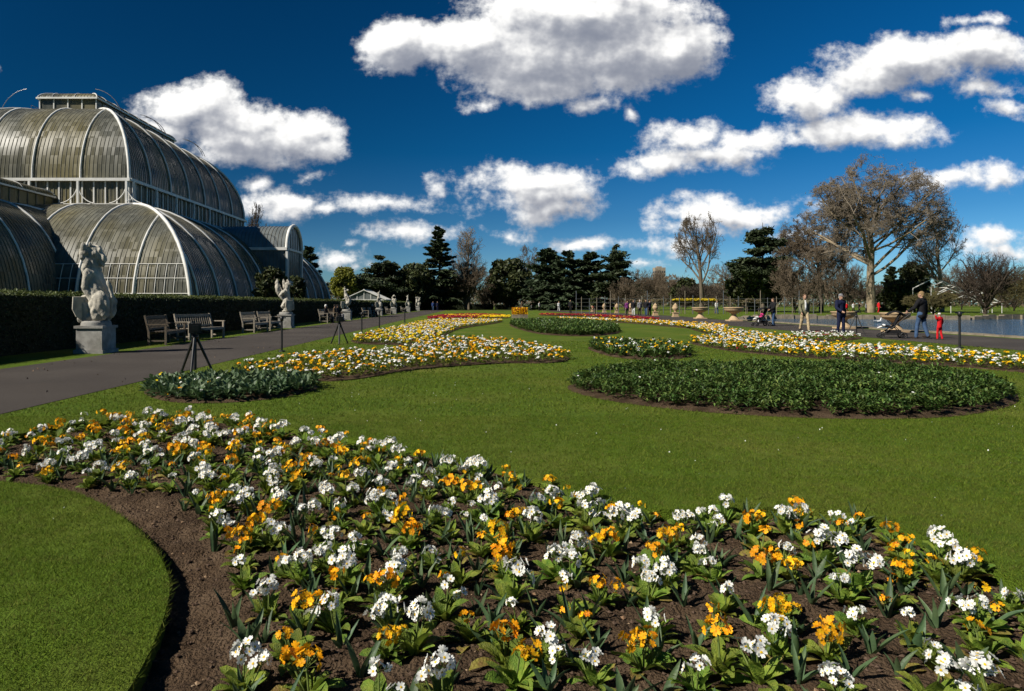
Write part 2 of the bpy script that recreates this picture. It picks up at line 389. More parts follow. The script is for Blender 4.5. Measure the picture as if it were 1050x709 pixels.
M['brick_beige'] = mat('pale_concrete', (0.34, 0.28, 0.22), (0.28, 0.23, 0.18), 0.85, 0.4, 4)
M['dark_glass'] = mat('window_glass', (0.03, 0.035, 0.04), (0.05, 0.055, 0.06), 0.1, 1, 2, spec=0.6)

# ------------------------------------------------------------------ shapes in plan
def spline(P, n=6, closed=False):
    P = np.asarray(P, float); out = []
    N_ = len(P); rng = range(N_) if closed else range(N_ - 1)
    for i in rng:
        p0, p1, p2, p3 = (P[(i-1) % N_], P[i], P[(i+1) % N_], P[(i+2) % N_]) if closed else (P[max(i-1,0)], P[i], P[i+1], P[min(i+2,N_-1)])
        for t in np.arange(n) / n:
            out.append(0.5*((2*p1)+(-p0+p2)*t+(2*p0-5*p1+4*p2-p3)*t*t+(-p0+3*p1-3*p2+p3)*t**3))
    if not closed: out.append(P[-1])
    return np.array(out)
def inside(pts, poly):
    x, y = pts[:, 0], pts[:, 1]; r = np.zeros(len(pts), bool)
    px, py = poly[:, 0], poly[:, 1]; j = len(poly) - 1
    for i in range(len(poly)):
        c = ((py[i] > y) != (py[j] > y)) & (x < (px[j]-px[i]) * (y-py[i]) / (py[j]-py[i] + 1e-12) + px[i])
        r ^= c; j = i
    return r
def edge_dist(pts, poly, closed=True):
    A = poly; B = np.roll(poly, -1, 0)
    if not closed: A, B = A[:-1], B[:-1]
    best = np.full(len(pts), 1e9)
    for a, b in zip(A, B):
        ab = b - a; t = np.clip(((pts - a) @ ab) / max(ab @ ab, 1e-9), 0, 1)
        best = np.minimum(best, np.linalg.norm(pts - (a + t[:, None] * ab), axis=1))
    return best
def vnoise(p, seed=0):
    """smooth value noise in the plane"""
    rs = np.random.RandomState(seed); T = rs.rand(256, 256)
    i = np.floor(p).astype(int); f = p - i; f = f*f*(3-2*f)
    a = T[i[:,0]%256, i[:,1]%256]; b = T[(i[:,0]+1)%256, i[:,1]%256]; c = T[i[:,0]%256, (i[:,1]+1)%256]; d = T[(i[:,0]+1)%256, (i[:,1]+1)%256]
    return (a*(1-f[:,0])+b*f[:,0])*(1-f[:,1])+(c*(1-f[:,0])+d*f[:,0])*f[:,1]
def fbm2(p, s, seed=0, o=4):
    r = 0; a = 0.5
    for k in range(o): r = r + a * vnoise(p * s * 2**k, seed + k); a *= 0.5
    return r
def hexgrid(poly, sp, jit, rng):
    lo, hi = poly.min(0), poly.max(0); pts = []
    dy = sp * 0.866
    for r in range(int((hi[1]-lo[1]) / dy) + 2):
        n = int((hi[0]-lo[0]) / sp) + 2
        x = lo[0] + (np.arange(n) + 0.5 * (r % 2)) * sp
        pts.append(np.stack([x, np.full(n, lo[1] + r * dy)], 1))
    pts = np.concatenate(pts); pts = pts + rng.uniform(-jit, jit, pts.shape) * sp
    return pts[inside(pts, poly)]
def ground(pxs): return np.array([gp(*p) for p in pxs])

O_PX = [(-330,492),(-200,470),(-80,455),(12,446),(60,437),(120,430),(180,426),(240,428),(300,438),(360,449),(420,459),(471,469),(532,484),(581,500),(623,513),(653,519),(700,523),(780,520),(850,523),(913,536),(953,553),(1037,592),(1120,640),(1250,740)]
I_PX = [(60,810),(110,740),(139,695),(158,658),(171,621),(172,589),(153,556),(116,524),(70,503),(14,495),(-60,489),(-180,487),(-330,500)]
O_W, I_W = spline(ground(O_PX), 8), spline(ground(I_PX), 8)
BED = np.concatenate([O_W, [(2.6, 1.2), (-0.9, 1.2)], I_W])
POND = np.array([(21.4, -10), (150, -10), (150, 66), (110, 73), (80, 72), (62, 73), (52, 70), (40, 73), (33, 74), (27, 66), (22.5, 58), (21.4, 50)], float)

# ------------------------------------------------------------------ the setting
rng = np.random.default_rng(7)
def flat_sheet(name, poly, z, m, holes=(), depth=0.0):
    loops = [[Vector((x, y, 0)) for x, y in poly]] + [[Vector((x, y, 0)) for x, y in h] for h in holes]
    tris = tessellate_polygon(loops)
    pts = np.concatenate([np.asarray(poly)] + [np.asarray(h) for h in holes])
    V = np.column_stack([pts, np.full(len(pts), z)])
    T = np.array(tris)
    a, b, c = V[T[:,0]], V[T[:,1]], V[T[:,2]]
    flip = np.cross(b-a, c-a)[:, 2] < 0
    T[flip] = T[flip][:, ::-1]
    mb = MB(); mb.add(V, T)
    if depth:
        for h in (holes if holes else [poly]):
            h = np.asarray(h); n = len(h)
            W = np.concatenate([np.column_stack([h, np.full(n, z)]), np.column_stack([h, np.full(n, z - depth)])])
            i = np.arange(n); j = (i + 1) % n
            mb.add(W, np.stack([i, j, j + n, i + n], 1))
    return kind(mb.build(name, m), 'structure')
flat_sheet('lawn', [(-700,-60),(700,-60),(700,1500),(-700,1500)], 0.0, M['lawn'], holes=[BED, POND], depth=0.42)

# soil of the near bed: a fine relief, a little lower than the turf, crumbly
def soil_height(p):
    d_in = edge_dist(p, BED); ins = inside(p, BED)
    m = np.clip(d_in / 0.5, 0, 1) * ins
    h = -0.075 + 0.055 * m * m * (3 - 2 * m)
    h += (fbm2(p, 5.0, 3) - 0.47) * 0.05 + (fbm2(p, 18.0, 9) - 0.47) * 0.042 + (fbm2(p, 60.0, 5, 3) - 0.45) * 0.016
    return np.where(ins, h, np.minimum(h, -0.06))
def build_soil():
    mb = MB()
    for (x0, x1, y0, y1, st) in ((-3.4, 3.4, 1.3, 5.2, 0.018), (-8.6, 3.4, 5.2, 8.6, 0.04), (-8.6, -3.4, 3.4, 5.2, 0.04)):
        xs, ys = np.arange(x0, x1 + st, st), np.arange(y0, y1 + st, st)
        gx, gy = np.meshgrid(xs, ys); p = np.stack([gx.ravel(), gy.ravel()], 1)
        nx, ny = len(xs), len(ys)
        keep = inside(p, BED) | (edge_dist(p, BED) < 0.12)
        z = soil_height(p)
        i = (np.arange(ny-1)[:, None] * nx + np.arange(nx-1)[None]).ravel()
        f = np.stack([i, i+1, i+1+nx, i+nx], 1)
        f = f[keep[f].all(1)]
        mb.add(np.column_stack([p, z]), f, 0, True)
    return kind(mb.build('bed_soil', M['soil']), 'structure')
build_soil()
pond = MB().add([(21.0,-12,-0.32),(152,-12,-0.32),(152,80,-0.32),(21.0,80,-0.32)], [(0,1,2,3)])
def water_mat():
    m = bpy.data.materials.new('pond_water'); m.use_nodes = True; nt = m.node_tree; b = nt.nodes['Principled BSDF']
    b.inputs['Base Color'].default_value = (0.035, 0.078, 0.125, 1); b.inputs['Roughness'].default_value = 0.10; b.inputs['IOR'].default_value = 1.33
    tc = nt.nodes.new('ShaderNodeTexCoord'); mp = nt.nodes.new('ShaderNodeMapping'); mp.inputs['Scale'].default_value = (1, 2.2, 1)
    n = nt.nodes.new('ShaderNodeTexNoise'); n.inputs['Scale'].default_value = 3.0; n.inputs['Detail'].default_value = 4
    bp = nt.nodes.new('ShaderNodeBump'); bp.inputs['Strength'].default_value = 0.55; bp.inputs['Distance'].default_value = 0.12
    nt.links.new(tc.outputs['Object'], mp.inputs[0]); nt.links.new(mp.outputs[0], n.inputs['Vector']); nt.links.new(n.outputs['Fac'], bp.inputs['Height']); nt.links.new(bp.outputs[0], b.inputs['Normal'])
    return m
kind(pond.build('pond_water', water_mat()), 'structure')

# paths (4 mm sheets over the turf)
pl = spline([(-9.7, -12), (-9.7, 5), (-9.7, 40), (-9.7, 90), (-9.4, 175)], 6); pr = spline([(-5.75, -12), (-5.75, 8), (-5.75, 40), (-5.6, 90), (-5.2, 175)], 6)
flat_sheet('path', np.concatenate([pr, pl[::-1]]), 0.006, M['asphalt'])
flat_sheet('pond_path', [(15.8,-8),(20.75,-8),(20.75,60),(22,70),(21,90),(17.0,130),(12.0,130),(15.6,80)], 0.006, M['asphalt'])
flat_sheet('cross_path', [(-5.1,128),(11.9,128),(11.9,133),(-5.1,133)], 0.010, M['asphalt'])
# low stone rim of the pond
mb = MB()
rim = POND[[0, 11, 10, 9, 8, 7, 6, 5, 4, 3, 2]]
rr = np.random.default_rng(3)
for a, b in zip(rim[:-1], rim[1:]):
    n = max(1, int(np.linalg.norm(b - a) / 1.1)); d = norm(b - a)
    for k in range(n):
        p, q = a + (b - a) * k / n, a + (b - a) * (k + 0.97) / n
        far = p[1] > 56
        h = rr.uniform(0.06, 0.24) if far else rr.uniform(0.10, 0.13)
        w = rr.uniform(0.5, 0.9) if far else 0.5
        nn = np.array((-d[1], d[0]))
        off = nn * (-(w / 2 - 0.12))
        mb.bar((*(p + off), -0.2 + h/2 - 0.05), (*(q + off), -0.2 + h/2 - 0.05 + rr.uniform(-.02, .02)), w, 0.4 + h)
tag(mb.build('pond_edging', M['kerb']), 'low stone edging blocks running along the rim of the pond', 'edging')

# ---- grass blades on the turf near the camera
def grass():
    r = np.random.default_rng(11)
    path_x = -5.75
    V = []
    zones = ((2.2, 5.2, -4.6, 5.2, 13000, 0.017, 0.0034), (5.2, 8, -5.7, 8, 6000, 0.018, 0.0048), (8, 13, -5.7, 13, 1100, 0.025, 0.010), (13, 24, -5.7, 15.7, 230, 0.030, 0.018))
    for (y0, y1, x0, x1, dens, h, w) in zones:
        n = int((y1-y0)*(x1-x0)*dens)
        p = np.stack([r.uniform(x0, x1, n), r.uniform(y0, y1, n)], 1)
        vis = (np.abs(p[:, 0] * F / p[:, 1] + VX - 525) < 580) & (p[:, 1] * (470/F) > 0)
        p = p[vis]
        p = p[(fbm2(p, 6.0, 21, 3) + r.uniform(0, .35, len(p))) > 0.42]
        p = p[~inside(p, BED)]
        for b in BEDS.values(): p = p[~inside(p, b)]
        n = len(p); hh = h * r.uniform(0.5, 1.3, n); a = r.uniform(0, 2*math.pi, n); lean = r.normal(0, 0.65, (n, 2)) * hh[:, None]
        sx, sy = np.cos(a) * w / 2, np.sin(a) * w / 2
        z = np.zeros(n)
        v = np.stack([np.column_stack([p[:,0]-sx, p[:,1]-sy, z]), np.column_stack([p[:,0]+sx, p[:,1]+sy, z]), np.column_stack([p[:,0]+lean[:,0], p[:,1]+lean[:,1], hh])], 1)
        V.append(v.reshape(-1, 3))
    # shaggy fringe where the turf was cut along the bed
    e = np.concatenate([O_W, I_W]); seg = []
    for curve in (O_W, I_W):
        A, B = curve[:-1], curve[1:]
        for a, b in zip(A, B):
            k = int(np.linalg.norm(b - a) * 260); t = r.uniform(0, 1, (k, 1)); seg.append(a + (b - a) * t)
    p = np.concatenate(seg); n = len(p); p = p + r.normal(0, 0.008, p.shape)
    a = r.uniform(0, 2*math.pi, n); hh = r.uniform(0.012, 0.03, n); lean = r.normal(0, 0.017, (n, 2)); w = 0.004
    sx, sy = np.cos(a)*w/2, np.sin(a)*w/2; z0 = np.full(n, -0.012)
    V.append(np.stack([np.column_stack([p[:,0]-sx, p[:,1]-sy, z0]), np.column_stack([p[:,0]+sx, p[:,1]+sy, z0]), np.column_stack([p[:,0]+lean[:,0], p[:,1]+lean[:,1], hh*r.uniform(0.1, 1, n)])], 1).reshape(-1, 3))
    V = np.concatenate(V)
    mb = MB(); mb.add(V, np.arange(len(V)).reshape(-1, 3))
    o = mb.build('grass', M['blade']); kind(o, 'stuff'); tag(o, 'short mown green grass blades covering the lawn', 'grass')

# ------------------------------------------------------------------ the curved glasshouse
def profile(d0, z0, D, Hh, n=12):
    t = np.linspace(0, math.pi/2, n)
    return np.stack([d0 + D * (1 - np.cos(t)), z0 + Hh * np.sin(t)], 1)   # inset, height
def mansard(glass, ribs, bars, cx, cy_, hx, hy, prof, sp_rib, sp_bar, w_rib=0.16, faces='NSEW', rails=(), thin=0.017, top=False):
    n = len(prof)
    def ring(d, z, e=0.0):
        return [(cx-hx+d-e, cy_-hy+d-e, z), (cx+hx-d+e, cy_-hy+d-e, z), (cx+hx-d+e, cy_+hy-d+e, z), (cx-hx+d-e, cy_+hy-d+e, z)]
    V = np.array([ring(d, z) for d, z in prof]).reshape(-1, 3)
    fs = {'S': 0, 'E': 1, 'N': 2, 'W': 3}
    for fc in faces:
        k = fs[fc]; j = (k + 1) % 4
        VV = np.concatenate([V[k::4], V[j::4]])          # columns of this face
        i = np.arange(n - 1)
        glass.add(VV, np.stack([i, i + n, i + n + 1, i + 1], 1), 0, True)
        along_x = fc in 'SN'
        half = hx if along_x else hy
        def line(c, e):
            pts = []
            for d, z in prof:
                if abs(c) > half - d + 1e-6: break
                if fc == 'S': pts.append((cx + c, cy_ - hy + d - e, z))
                if fc == 'N': pts.append((cx + c, cy_ + hy - d + e, z))
                if fc == 'E': pts.append((cx + hx - d + e, cy_ + c, z))
                if fc == 'W': pts.append((cx - hx + d - e, cy_ + c, z))
            return pts
        c = half - sp_rib
        while c > -half + 0.3:
            P = line(c, 0.05)
            if len(P) > 2: ribs.poly(P, w_rib * 0.55, 4)
            c -= sp_rib
        c = half - sp_bar
        while c > -half + 0.1:
            P = np.array(line(c, 0.015))
            if len(P) > 1: bars.segs(P[:-1], P[1:], thin, thin, 3)
            c -= sp_bar
    corners = {'S': (0, 1), 'E': (1, 2), 'N': (2, 3), 'W': (3, 0)}
    for k in sorted({q for fc in faces for q in corners[fc]}):
        P = [ring(d, z, 0.05)[k] for d, z in prof]
        ribs.poly(P, w_rib * 0.85, 4)
    for (d, z, w) in rails:
        R = ring(d, z, 0.08)
        for fc in faces:
            a, b = corners[fc]; ribs.bar(R[a], R[b], w, w)
    if top:
        R = ring(*prof[-1]); glass.add(R, [(0, 1, 2, 3)])

def glasshouse():
    root = thing('glasshouse', 'huge curved Victorian glasshouse with white ribs and lantern roof, left of the path', 'glasshouse', (-34.45, 64.0, 0))
    X0 = 16.2; Y0 = 21.0
    g, r, b, w = MB(), MB(), MB(), MB()
    # masonry plinth under each range
    w.box((-X0, -Y0, 0), (X0, Y0, 0.9)); 
    low = profile(0.0, 0.9, 8.2, 8.0, 14)
    mansard(g, r, b, 0, 0, X0, Y0, low, 3.71, 0.31, 0.17, 'SEWN', rails=((0.0, 0.95, 0.16),))
    zl = np.array((.95, 1.6, 2.3, 3.0, 3.5, 3.95)); dl = np.interp(zl, low[:, 1], low[:, 0])
    for c_ in np.arange(-X0 + .9, X0 - .8, 0.62):
        P = np.column_stack([np.full(6, c_), -Y0 + dl - .035, zl]); r.segs(P[:-1], P[1:], .028, .028, 4)
    for zz in (2.0, 3.0, 3.95):
        d_ = np.interp(zz, low[:, 1], low[:, 0]); r.segs([(-X0 + d_, -Y0 + d_ - .03, zz)], [(X0 - d_, -Y0 + d_ - .03, zz)], .03, .03, 4)
    lower = g.build('lower_glazing', M['glass'], root); r.build('rib_frame', M['white'], lower); b.build('glazing_bars', M['bars'], lower)
    w.build('plinth', M['plinth'], root)
    # clerestory between the tiers
    g, r, b = MB(), MB(), MB()
    hx, hy = X0 - 8.2, Y0 - 8.2
    g.box((-hx, -hy, 8.9), (hx, hy, 10.8))
    for sx in np.arange(-hx, hx + 0.01, hx / 9):
        for s in (-1, 1): r.bar((sx, s * (hy + 0.03), 8.9), (sx, s * (hy + 0.03), 10.8), 0.10, 0.10, up=(0, 1, 0))
    for sy in np.arange(-hy, hy + 0.01, hy / 14):
        for s in (-1, 1): r.bar((s * (hx + 0.03), sy, 8.9), (s * (hx + 0.03), sy, 10.8), 0.10, 0.10, up=(1, 0, 0))
    for q in np.arange(-hx, hx, 0.31):
        for s in (-1, 1): b.bar((q, s * (hy + 0.012), 8.9), (q, s * (hy + 0.012), 10.8), 0.045, 0.045, up=(0, 1, 0))
    for q in np.arange(-hy, hy, 0.31):
        for s in (-1, 1): b.bar((s * (hx + 0.012), q, 8.9), (s * (hx + 0.012), q, 10.8), 0.045, 0.045, up=(1, 0, 0))
    for z, e, t in ((8.95, 0.10, 0.16), (10.85, 0.22, 0.22)):
        for s in (-1, 1):
            r.bar((-hx - e, s * (hy + e), z), (hx + e, s * (hy + e), z), t, t); r.bar((s * (hx + e), -hy - e, z), (s * (hx + e), hy + e, z), t, t)
    # scrolled brackets standing on the lower ribs
    for sx in list(np.arange(hx, -hx - .1, -3.71)):
        th = np.linspace(0, 1, 9)
        for s in (-1, 1):
            P = [(sx + s * (1.2 * (1-t)**1.6 + 0.05), -hy - 0.45 + 0.1*t, 9.0 + 1.25 * t**1.5) for t in th]
            r.poly(P, 0.045, 5)
        r.bar((sx, -hy - 0.35, 9.0), (sx, -hy - 0.35, 10.7), 0.16, 0.16, up=(0,1,0))
    for sy in np.arange(-hy, hy + .1, 3.71):
        r.bar((hx + 0.35, sy, 9.0), (hx + 0.35, sy, 10.7), 0.13, 0.13, up=(1,0,0))
        r.poly([(hx + 0.4, sy - 1.0, 9.05), (hx + 0.4, sy - 0.4, 9.3), (hx + .4, sy, 10.2)], 0.04, 5)
    cl = g.build('clerestory', M['glass'], root); r.build('gallery_frame', M['white'], cl); b.build('glazing_bars', M['bars'], cl)
    # upper vault
    g, r, b = MB(), MB(), MB()
    up = profile(0.0, 10.95, hx - 2.45, 6.8, 14)
    mansard(g, r, b, 0, 0, hx, hy, up, 3.71, 0.31, 0.16, 'SEWN', rails=((hx - 2.45 - 1.25, 10.95 + 6.8 * 0.955, 0.12), (hx - 2.452, 17.72, 0.14)))
    u = g.build('upper_glazing', M['glass'], root); r.build('rib_frame', M['white'], u); b.build('glazing_bars', M['bars'], u)
    # lantern
    g, r, b = MB(), MB(), MB()
    lx, ly = 2.4, hy - (hx - 2.45) + 0.05
    g.box((-lx, -ly, 17.7), (lx, ly, 18.75))
    mansard(g, r, b, 0, 0, lx + 0.1, ly + 0.1, profile(0.0, 18.8, 1.1, 0.65, 6), 1.9, 0.28, 0.06, 'SEWN', rails=((0, 18.8, 0.14),), top=True)
    for sx in np.linspace(-lx, lx, 5):
        for s in (-1, 1): r.bar((sx, s * (ly + 0.03), 17.7), (sx, s * (ly + 0.03), 18.75), 0.09, 0.09, up=(0,1,0))
    for sy in np.arange(-ly, ly + .01, 1.85 / 2):
        for s in (-1, 1): b.bar((s * (lx + 0.02), sy, 17.7), (s * (lx + 0.02), sy, 18.75), 0.07, 0.07, up=(1,0,0))
    la = g.build('lantern', M['glass'], root); r.build('lantern_frame', M['white'], la); b.build('glazing_bars', M['bars'], la)
    # maintenance railings and hoops beside the lantern
    rl = MB()
    for s in (-1, 1):
        for y in np.arange(-ly, ly + 0.1, 1.6): rl.segs([(s * (lx + 0.75), y, 17.5)], [(s * (lx + 0.75), y, 18.25)], 0.02, 0.02, 4)
        rl.segs([(s * (lx + 0.75), -ly, 18.25)], [(s * (lx + 0.75), ly, 18.25)], 0.02, 0.02, 4)
        for y in (-ly * 0.1, ly * 0.0, ly + 1.2, ly + 1.9, -ly - 1.0):
            rl.poly([(s * (lx + 0.2 + 2.6 * math.sin(t)), y, 16.4 + 2.9 * math.cos(t)) for t in np.linspace(0.1, 1.2, 9)], 0.03, 4)
        for t in (0.25, 0.5, 0.75, 1.0):
            for a, bb in ((-ly * 0.1, 0), (ly + 1.2, ly + 1.9)):
                rl.segs([(s * (lx + 0.2 + 2.6 * math.sin(t)), a, 16.4 + 2.9 * math.cos(t))], [(s * (lx + 0.2 + 2.6 * math.sin(t)), bb, 16.4 + 2.9 * math.cos(t))], 0.02, 0.02, 4)
    rl.build('roof_railing', M['steel'], root)
    # wings, north and south of the tall block
    for sgn in (-1, 1):
        g, r, b, w = MB(), MB(), MB(), MB()
        cyw = sgn * (Y0 + 13.5); hw, hl = 7.6, 22.0
        w.box((-hw, cyw - hl, 0), (hw, cyw + hl, 0.9 - 0.004))
        pr_ = profile(0.0, 0.9, hw - 2.2, 7.4, 12)
        mansard(g, r, b, 0, cyw, hw, hl, pr_, 3.71, 0.31, 0.15, 'SEWN', rails=((0, 0.95, 0.16),))
        ly0, ly1 = sorted((sgn * (Y0 - 8.1), sgn * (Y0 + 29)))
        g.box((-2.2, ly0, 8.25), (2.2, ly1, 9.45)); cyl = (ly0 + ly1) / 2
        mansard(g, r, b, 0, cyl, 2.3, (ly1 - ly0) / 2 + 0.1, profile(0.0, 9.5, 0.9, 0.6, 6), 3.7, 0.3, 0.05, 'SEWN', rails=((0, 9.5, 0.12),), top=True)
        for sy in np.arange(ly0, ly1, 0.95):
            b.bar((2.22, sy, 8.3), (2.22, sy, 9.45), 0.08, 0.08, up=(1,0,0))
        wg = g.build('wing_glazing', M['glass'], root); r.build('rib_frame', M['white'], wg); b.build('glazing_bars', M['bars'], wg)
        w.build('plinth', M['plinth'], root)
    # entrance porch with a barrel roof, its gable towards the path
    g, r, b = MB(), MB(), MB()
    x0, x1, hw, zs = 7.9, 17.25, 2.6, 6.4
    arc = [(hw * math.cos(t), zs + 2.35 * math.sin(t)) for t in np.linspace(0, math.pi, 17)]
    V = [(x0, y, z) for y, z in arc] + [(x1, y, z) for y, z in arc]
    i = np.arange(16); g.add(V, np.stack([i, i + 17, i + 18, i + 1], 1), 0, True)
    g.box((x0, -hw, 0), (x1 - 0.02, hw, zs))
    Vg = [(x1, 0, zs)] + [(x1, y, z) for y, z in arc]
    g.add(Vg, [(0, k, k + 1) for k in range(1, 17)])
    r.poly([(x1 + 0.06, y * 1.02, z + 0.04) for y, z in arc], 0.17, 6)
    for s in (-1, 1):
        r.bar((x1 + 0.06, s * hw, 0), (x1 + 0.06, s * hw, zs), 0.3, 0.2, up=(1,0,0))
        r.bar((x0, s * (hw + 0.08), zs), (x1 + 0.1, s * (hw + 0.08), zs), 0.26, 0.26)
        for q in np.arange(x0, x1, 0.34): b.bar((q, s * (hw + 0.015), 0.9), (q, s * (hw + 0.015), zs), 0.04, 0.04, up=(0,1,0))
    r.bar((x1 + 0.05, -hw, zs), (x1 + 0.05, hw, zs), 0.2, 0.2); r.bar((x1 + 0.05, -hw, 3.4), (x1 + 0.05, hw, 3.4), 0.14, 0.14)
    for q in np.linspace(-hw, hw, 9)[1:-1]:
        b.bar((x1 + 0.03, q, 0.2), (x1 + 0.03, q, zs + 2.3 * math.sqrt(1 - (q/hw)**2)), 0.05, 0.05, up=(1,0,0))
    for q in np.arange(x0, x1, 0.34):
        P = np.array([(q, y * 1.006, zs + (z - zs) * 1.006) for y, z in arc]); b.segs(P[:-1], P[1:], 0.022, 0.022, 3)
    po = g.build('entrance_porch', M['glass2'], root); r.build('arch_frame', M['white'], po); b.build('glazing_bars', M['bars'], po)
    d = MB()
    for s in (-1, 1): d.box((x1 + 0.02, s * 0.05 if s > 0 else -1.2, 0.1), (x1 + 0.09, 1.2 if s > 0 else -0.05, 3.2))
    d.build('door', M['white'], po)
glasshouse()

# small white glasshouse beyond the palm house and the stepped white one across the pond
def gable_house(name, label, loc, rz, L_, W_, h, rise, n):
    root = thing(name, label, 'glasshouse', loc, rz)
    g, r, w = MB(), MB(), MB()
    g.box((-L_/2, -W_/2, 0.6), (L_/2, W_/2, h)); w.box((-L_/2 - .1, -W_/2 - .1, 0), (L_/2 + .1, W_/2 + .1, 0.6))
    e = 0.2
    g.add([(-L_/2-e,-W_/2-e,h),(L_/2+e,-W_/2-e,h),(L_/2+e,0,h+rise),(-L_/2-e,0,h+rise),(L_/2+e,W_/2+e,h),(-L_/2-e,W_/2+e,h)], [(0,1,2,3),(3,2,4,5)])
    g.add([(-L_/2,-W_/2,h),(-L_/2,W_/2,h),(-L_/2,0,h+rise),(L_/2,-W_/2,h),(L_/2,W_/2,h),(L_/2,0,h+rise)], [(1,0,2),(3,4,5)])
    for x in np.linspace(-L_/2 - e, L_/2 + e, n):
        for s in (-1, 1): r.bar((x, s*(W_/2+e), h+0.03), (x, 0, h+rise+0.03), 0.14, 0.12)
    for x in np.linspace(-L_/2, L_/2, n):
        for s in (-1, 1): r.bar((x, s*(W_/2+.02), 0.6), (x, s*(W_/2+.02), h), 0.12, 0.12, up=(0,1,0))
    for y in np.linspace(-W_/2, W_/2, 7):
        zt = h + rise * (1 - abs(y)/(W_/2)) 
        for s in (-1, 1): r.bar((s*(L_/2+.02), y, 0.6), (s*(L_/2+.02), y, zt), 0.12, 0.12, up=(1,0,0))
    for s in (-1, 1):
        r.bar((-L_/2-e, s*(W_/2+e), h), (L_/2+e, s*(W_/2+e), h), 0.22, 0.2); r.bar((s*(L_/2+.04), -W_/2, h), (s*(L_/2+.04), W_/2, h), 0.16, 0.16)
    r.bar((-L_/2-e, 0, h+rise+.05), (L_/2+e, 0, h+rise+.05), 0.25, 0.2)
    g.build('glazing', M['glass2'], root); r.build('frame', M['white'], root); w.build('plinth', M['plinth'], root)
    return root
gable_house('small_glasshouse', 'low white framed glasshouse with a gabled roof beyond the hedge', (X_at(377, 120), 120, 0), math.radians(90), 8, 7.2, 2.0, 1.7, 9)

def terraced_house():
    """open white timber-framed roofs stepping down to the right, across the pond"""
    Y = 98.0
    root = thing('white_pavilion', 'open white framework of sloping rafters standing across the pond', 'pavilion', (X_at(968, Y), Y, 0))
    g, r = MB(), MB()
    s = F / Y
    def q(px, py, dy=0.0): return ((px - 968) / s, dy, (VY - py) / s + EYE)
    gables = [((936,296),(956,286),(1006,308),0.0), ((948,302),(960,296),(996,311),-2.2), ((953,309),(978,298),(1003,311),-4.4), ((950,294),(962,289),(1008,311),-1.0), ((940,305),(964,294),(1000,313),-3.2)]
    for a, b_, c, dy in gables:
        depth = 1.6
        r.bar(q(*a, dy), q(*b_, dy), 0.09, 0.09); r.bar(q(*b_, dy), q(*c, dy), 0.12, 0.12)
        for k in np.linspace(0, 1, 4):
            p = np.array(q(*b_, dy)) * (1-k) + np.array(q(*c, dy)) * k
            if k > .9: r.bar(p, (p[0], p[1], 0), 0.06, 0.06, up=(0,1,0))
            r.bar(p + np.array((0,0,.1)), p + np.array((0, depth, .1)), 0.08, 0.08)
            p = np.array(q(*a, dy)) * (1-k) + np.array(q(*b_, dy)) * k
            if k == 0: r.bar(p, (p[0], p[1], 0), 0.06, 0.06, up=(0,1,0))
    r.build('frame', M['white'], root)
terraced_house()

def tower_block(label, px, top, w_px, Y):
    root = thing('tower_block', label, 'tower block', (X_at(px, Y), Y, 0))
    h = Z_at(top, Y); w = w_px * Y / F
    mb, gl = MB(), MB()
    mb.box((-w/2, 0, 0), (w/2, w * 0.8, h)); mb.box((-w*0.25, w*.2, h), (w*0.2, w*.6, h + w*0.12))
    st = int(h / 3)
    for k in range(1, st):
        for c in range(5):
            x = -w/2 + w * (c + 0.5) / 5
            gl.box((x - w*0.065, -0.06, k*3), (x + w*0.065, 0.04, k*3 + 1.6))
            gl.box((-w/2 - 0.06, w*0.8*(c+.5)/5 - w*.05, k*3), (-w/2 + 0.04, w*0.8*(c+.5)/5 + w*.05, k*3 + 1.6))
    mb.build('wall', M['brick_beige'], root); gl.build('window_grid', M['dark_glass'], root)
tower_block('beige concrete tower block with a flat roof far behind the bare trees', 677, 274.5, 11, 620)
tower_block('lower pale tower block glimpsed left of the taller one, behind bare shrubs', 634, 288, 7, 700)

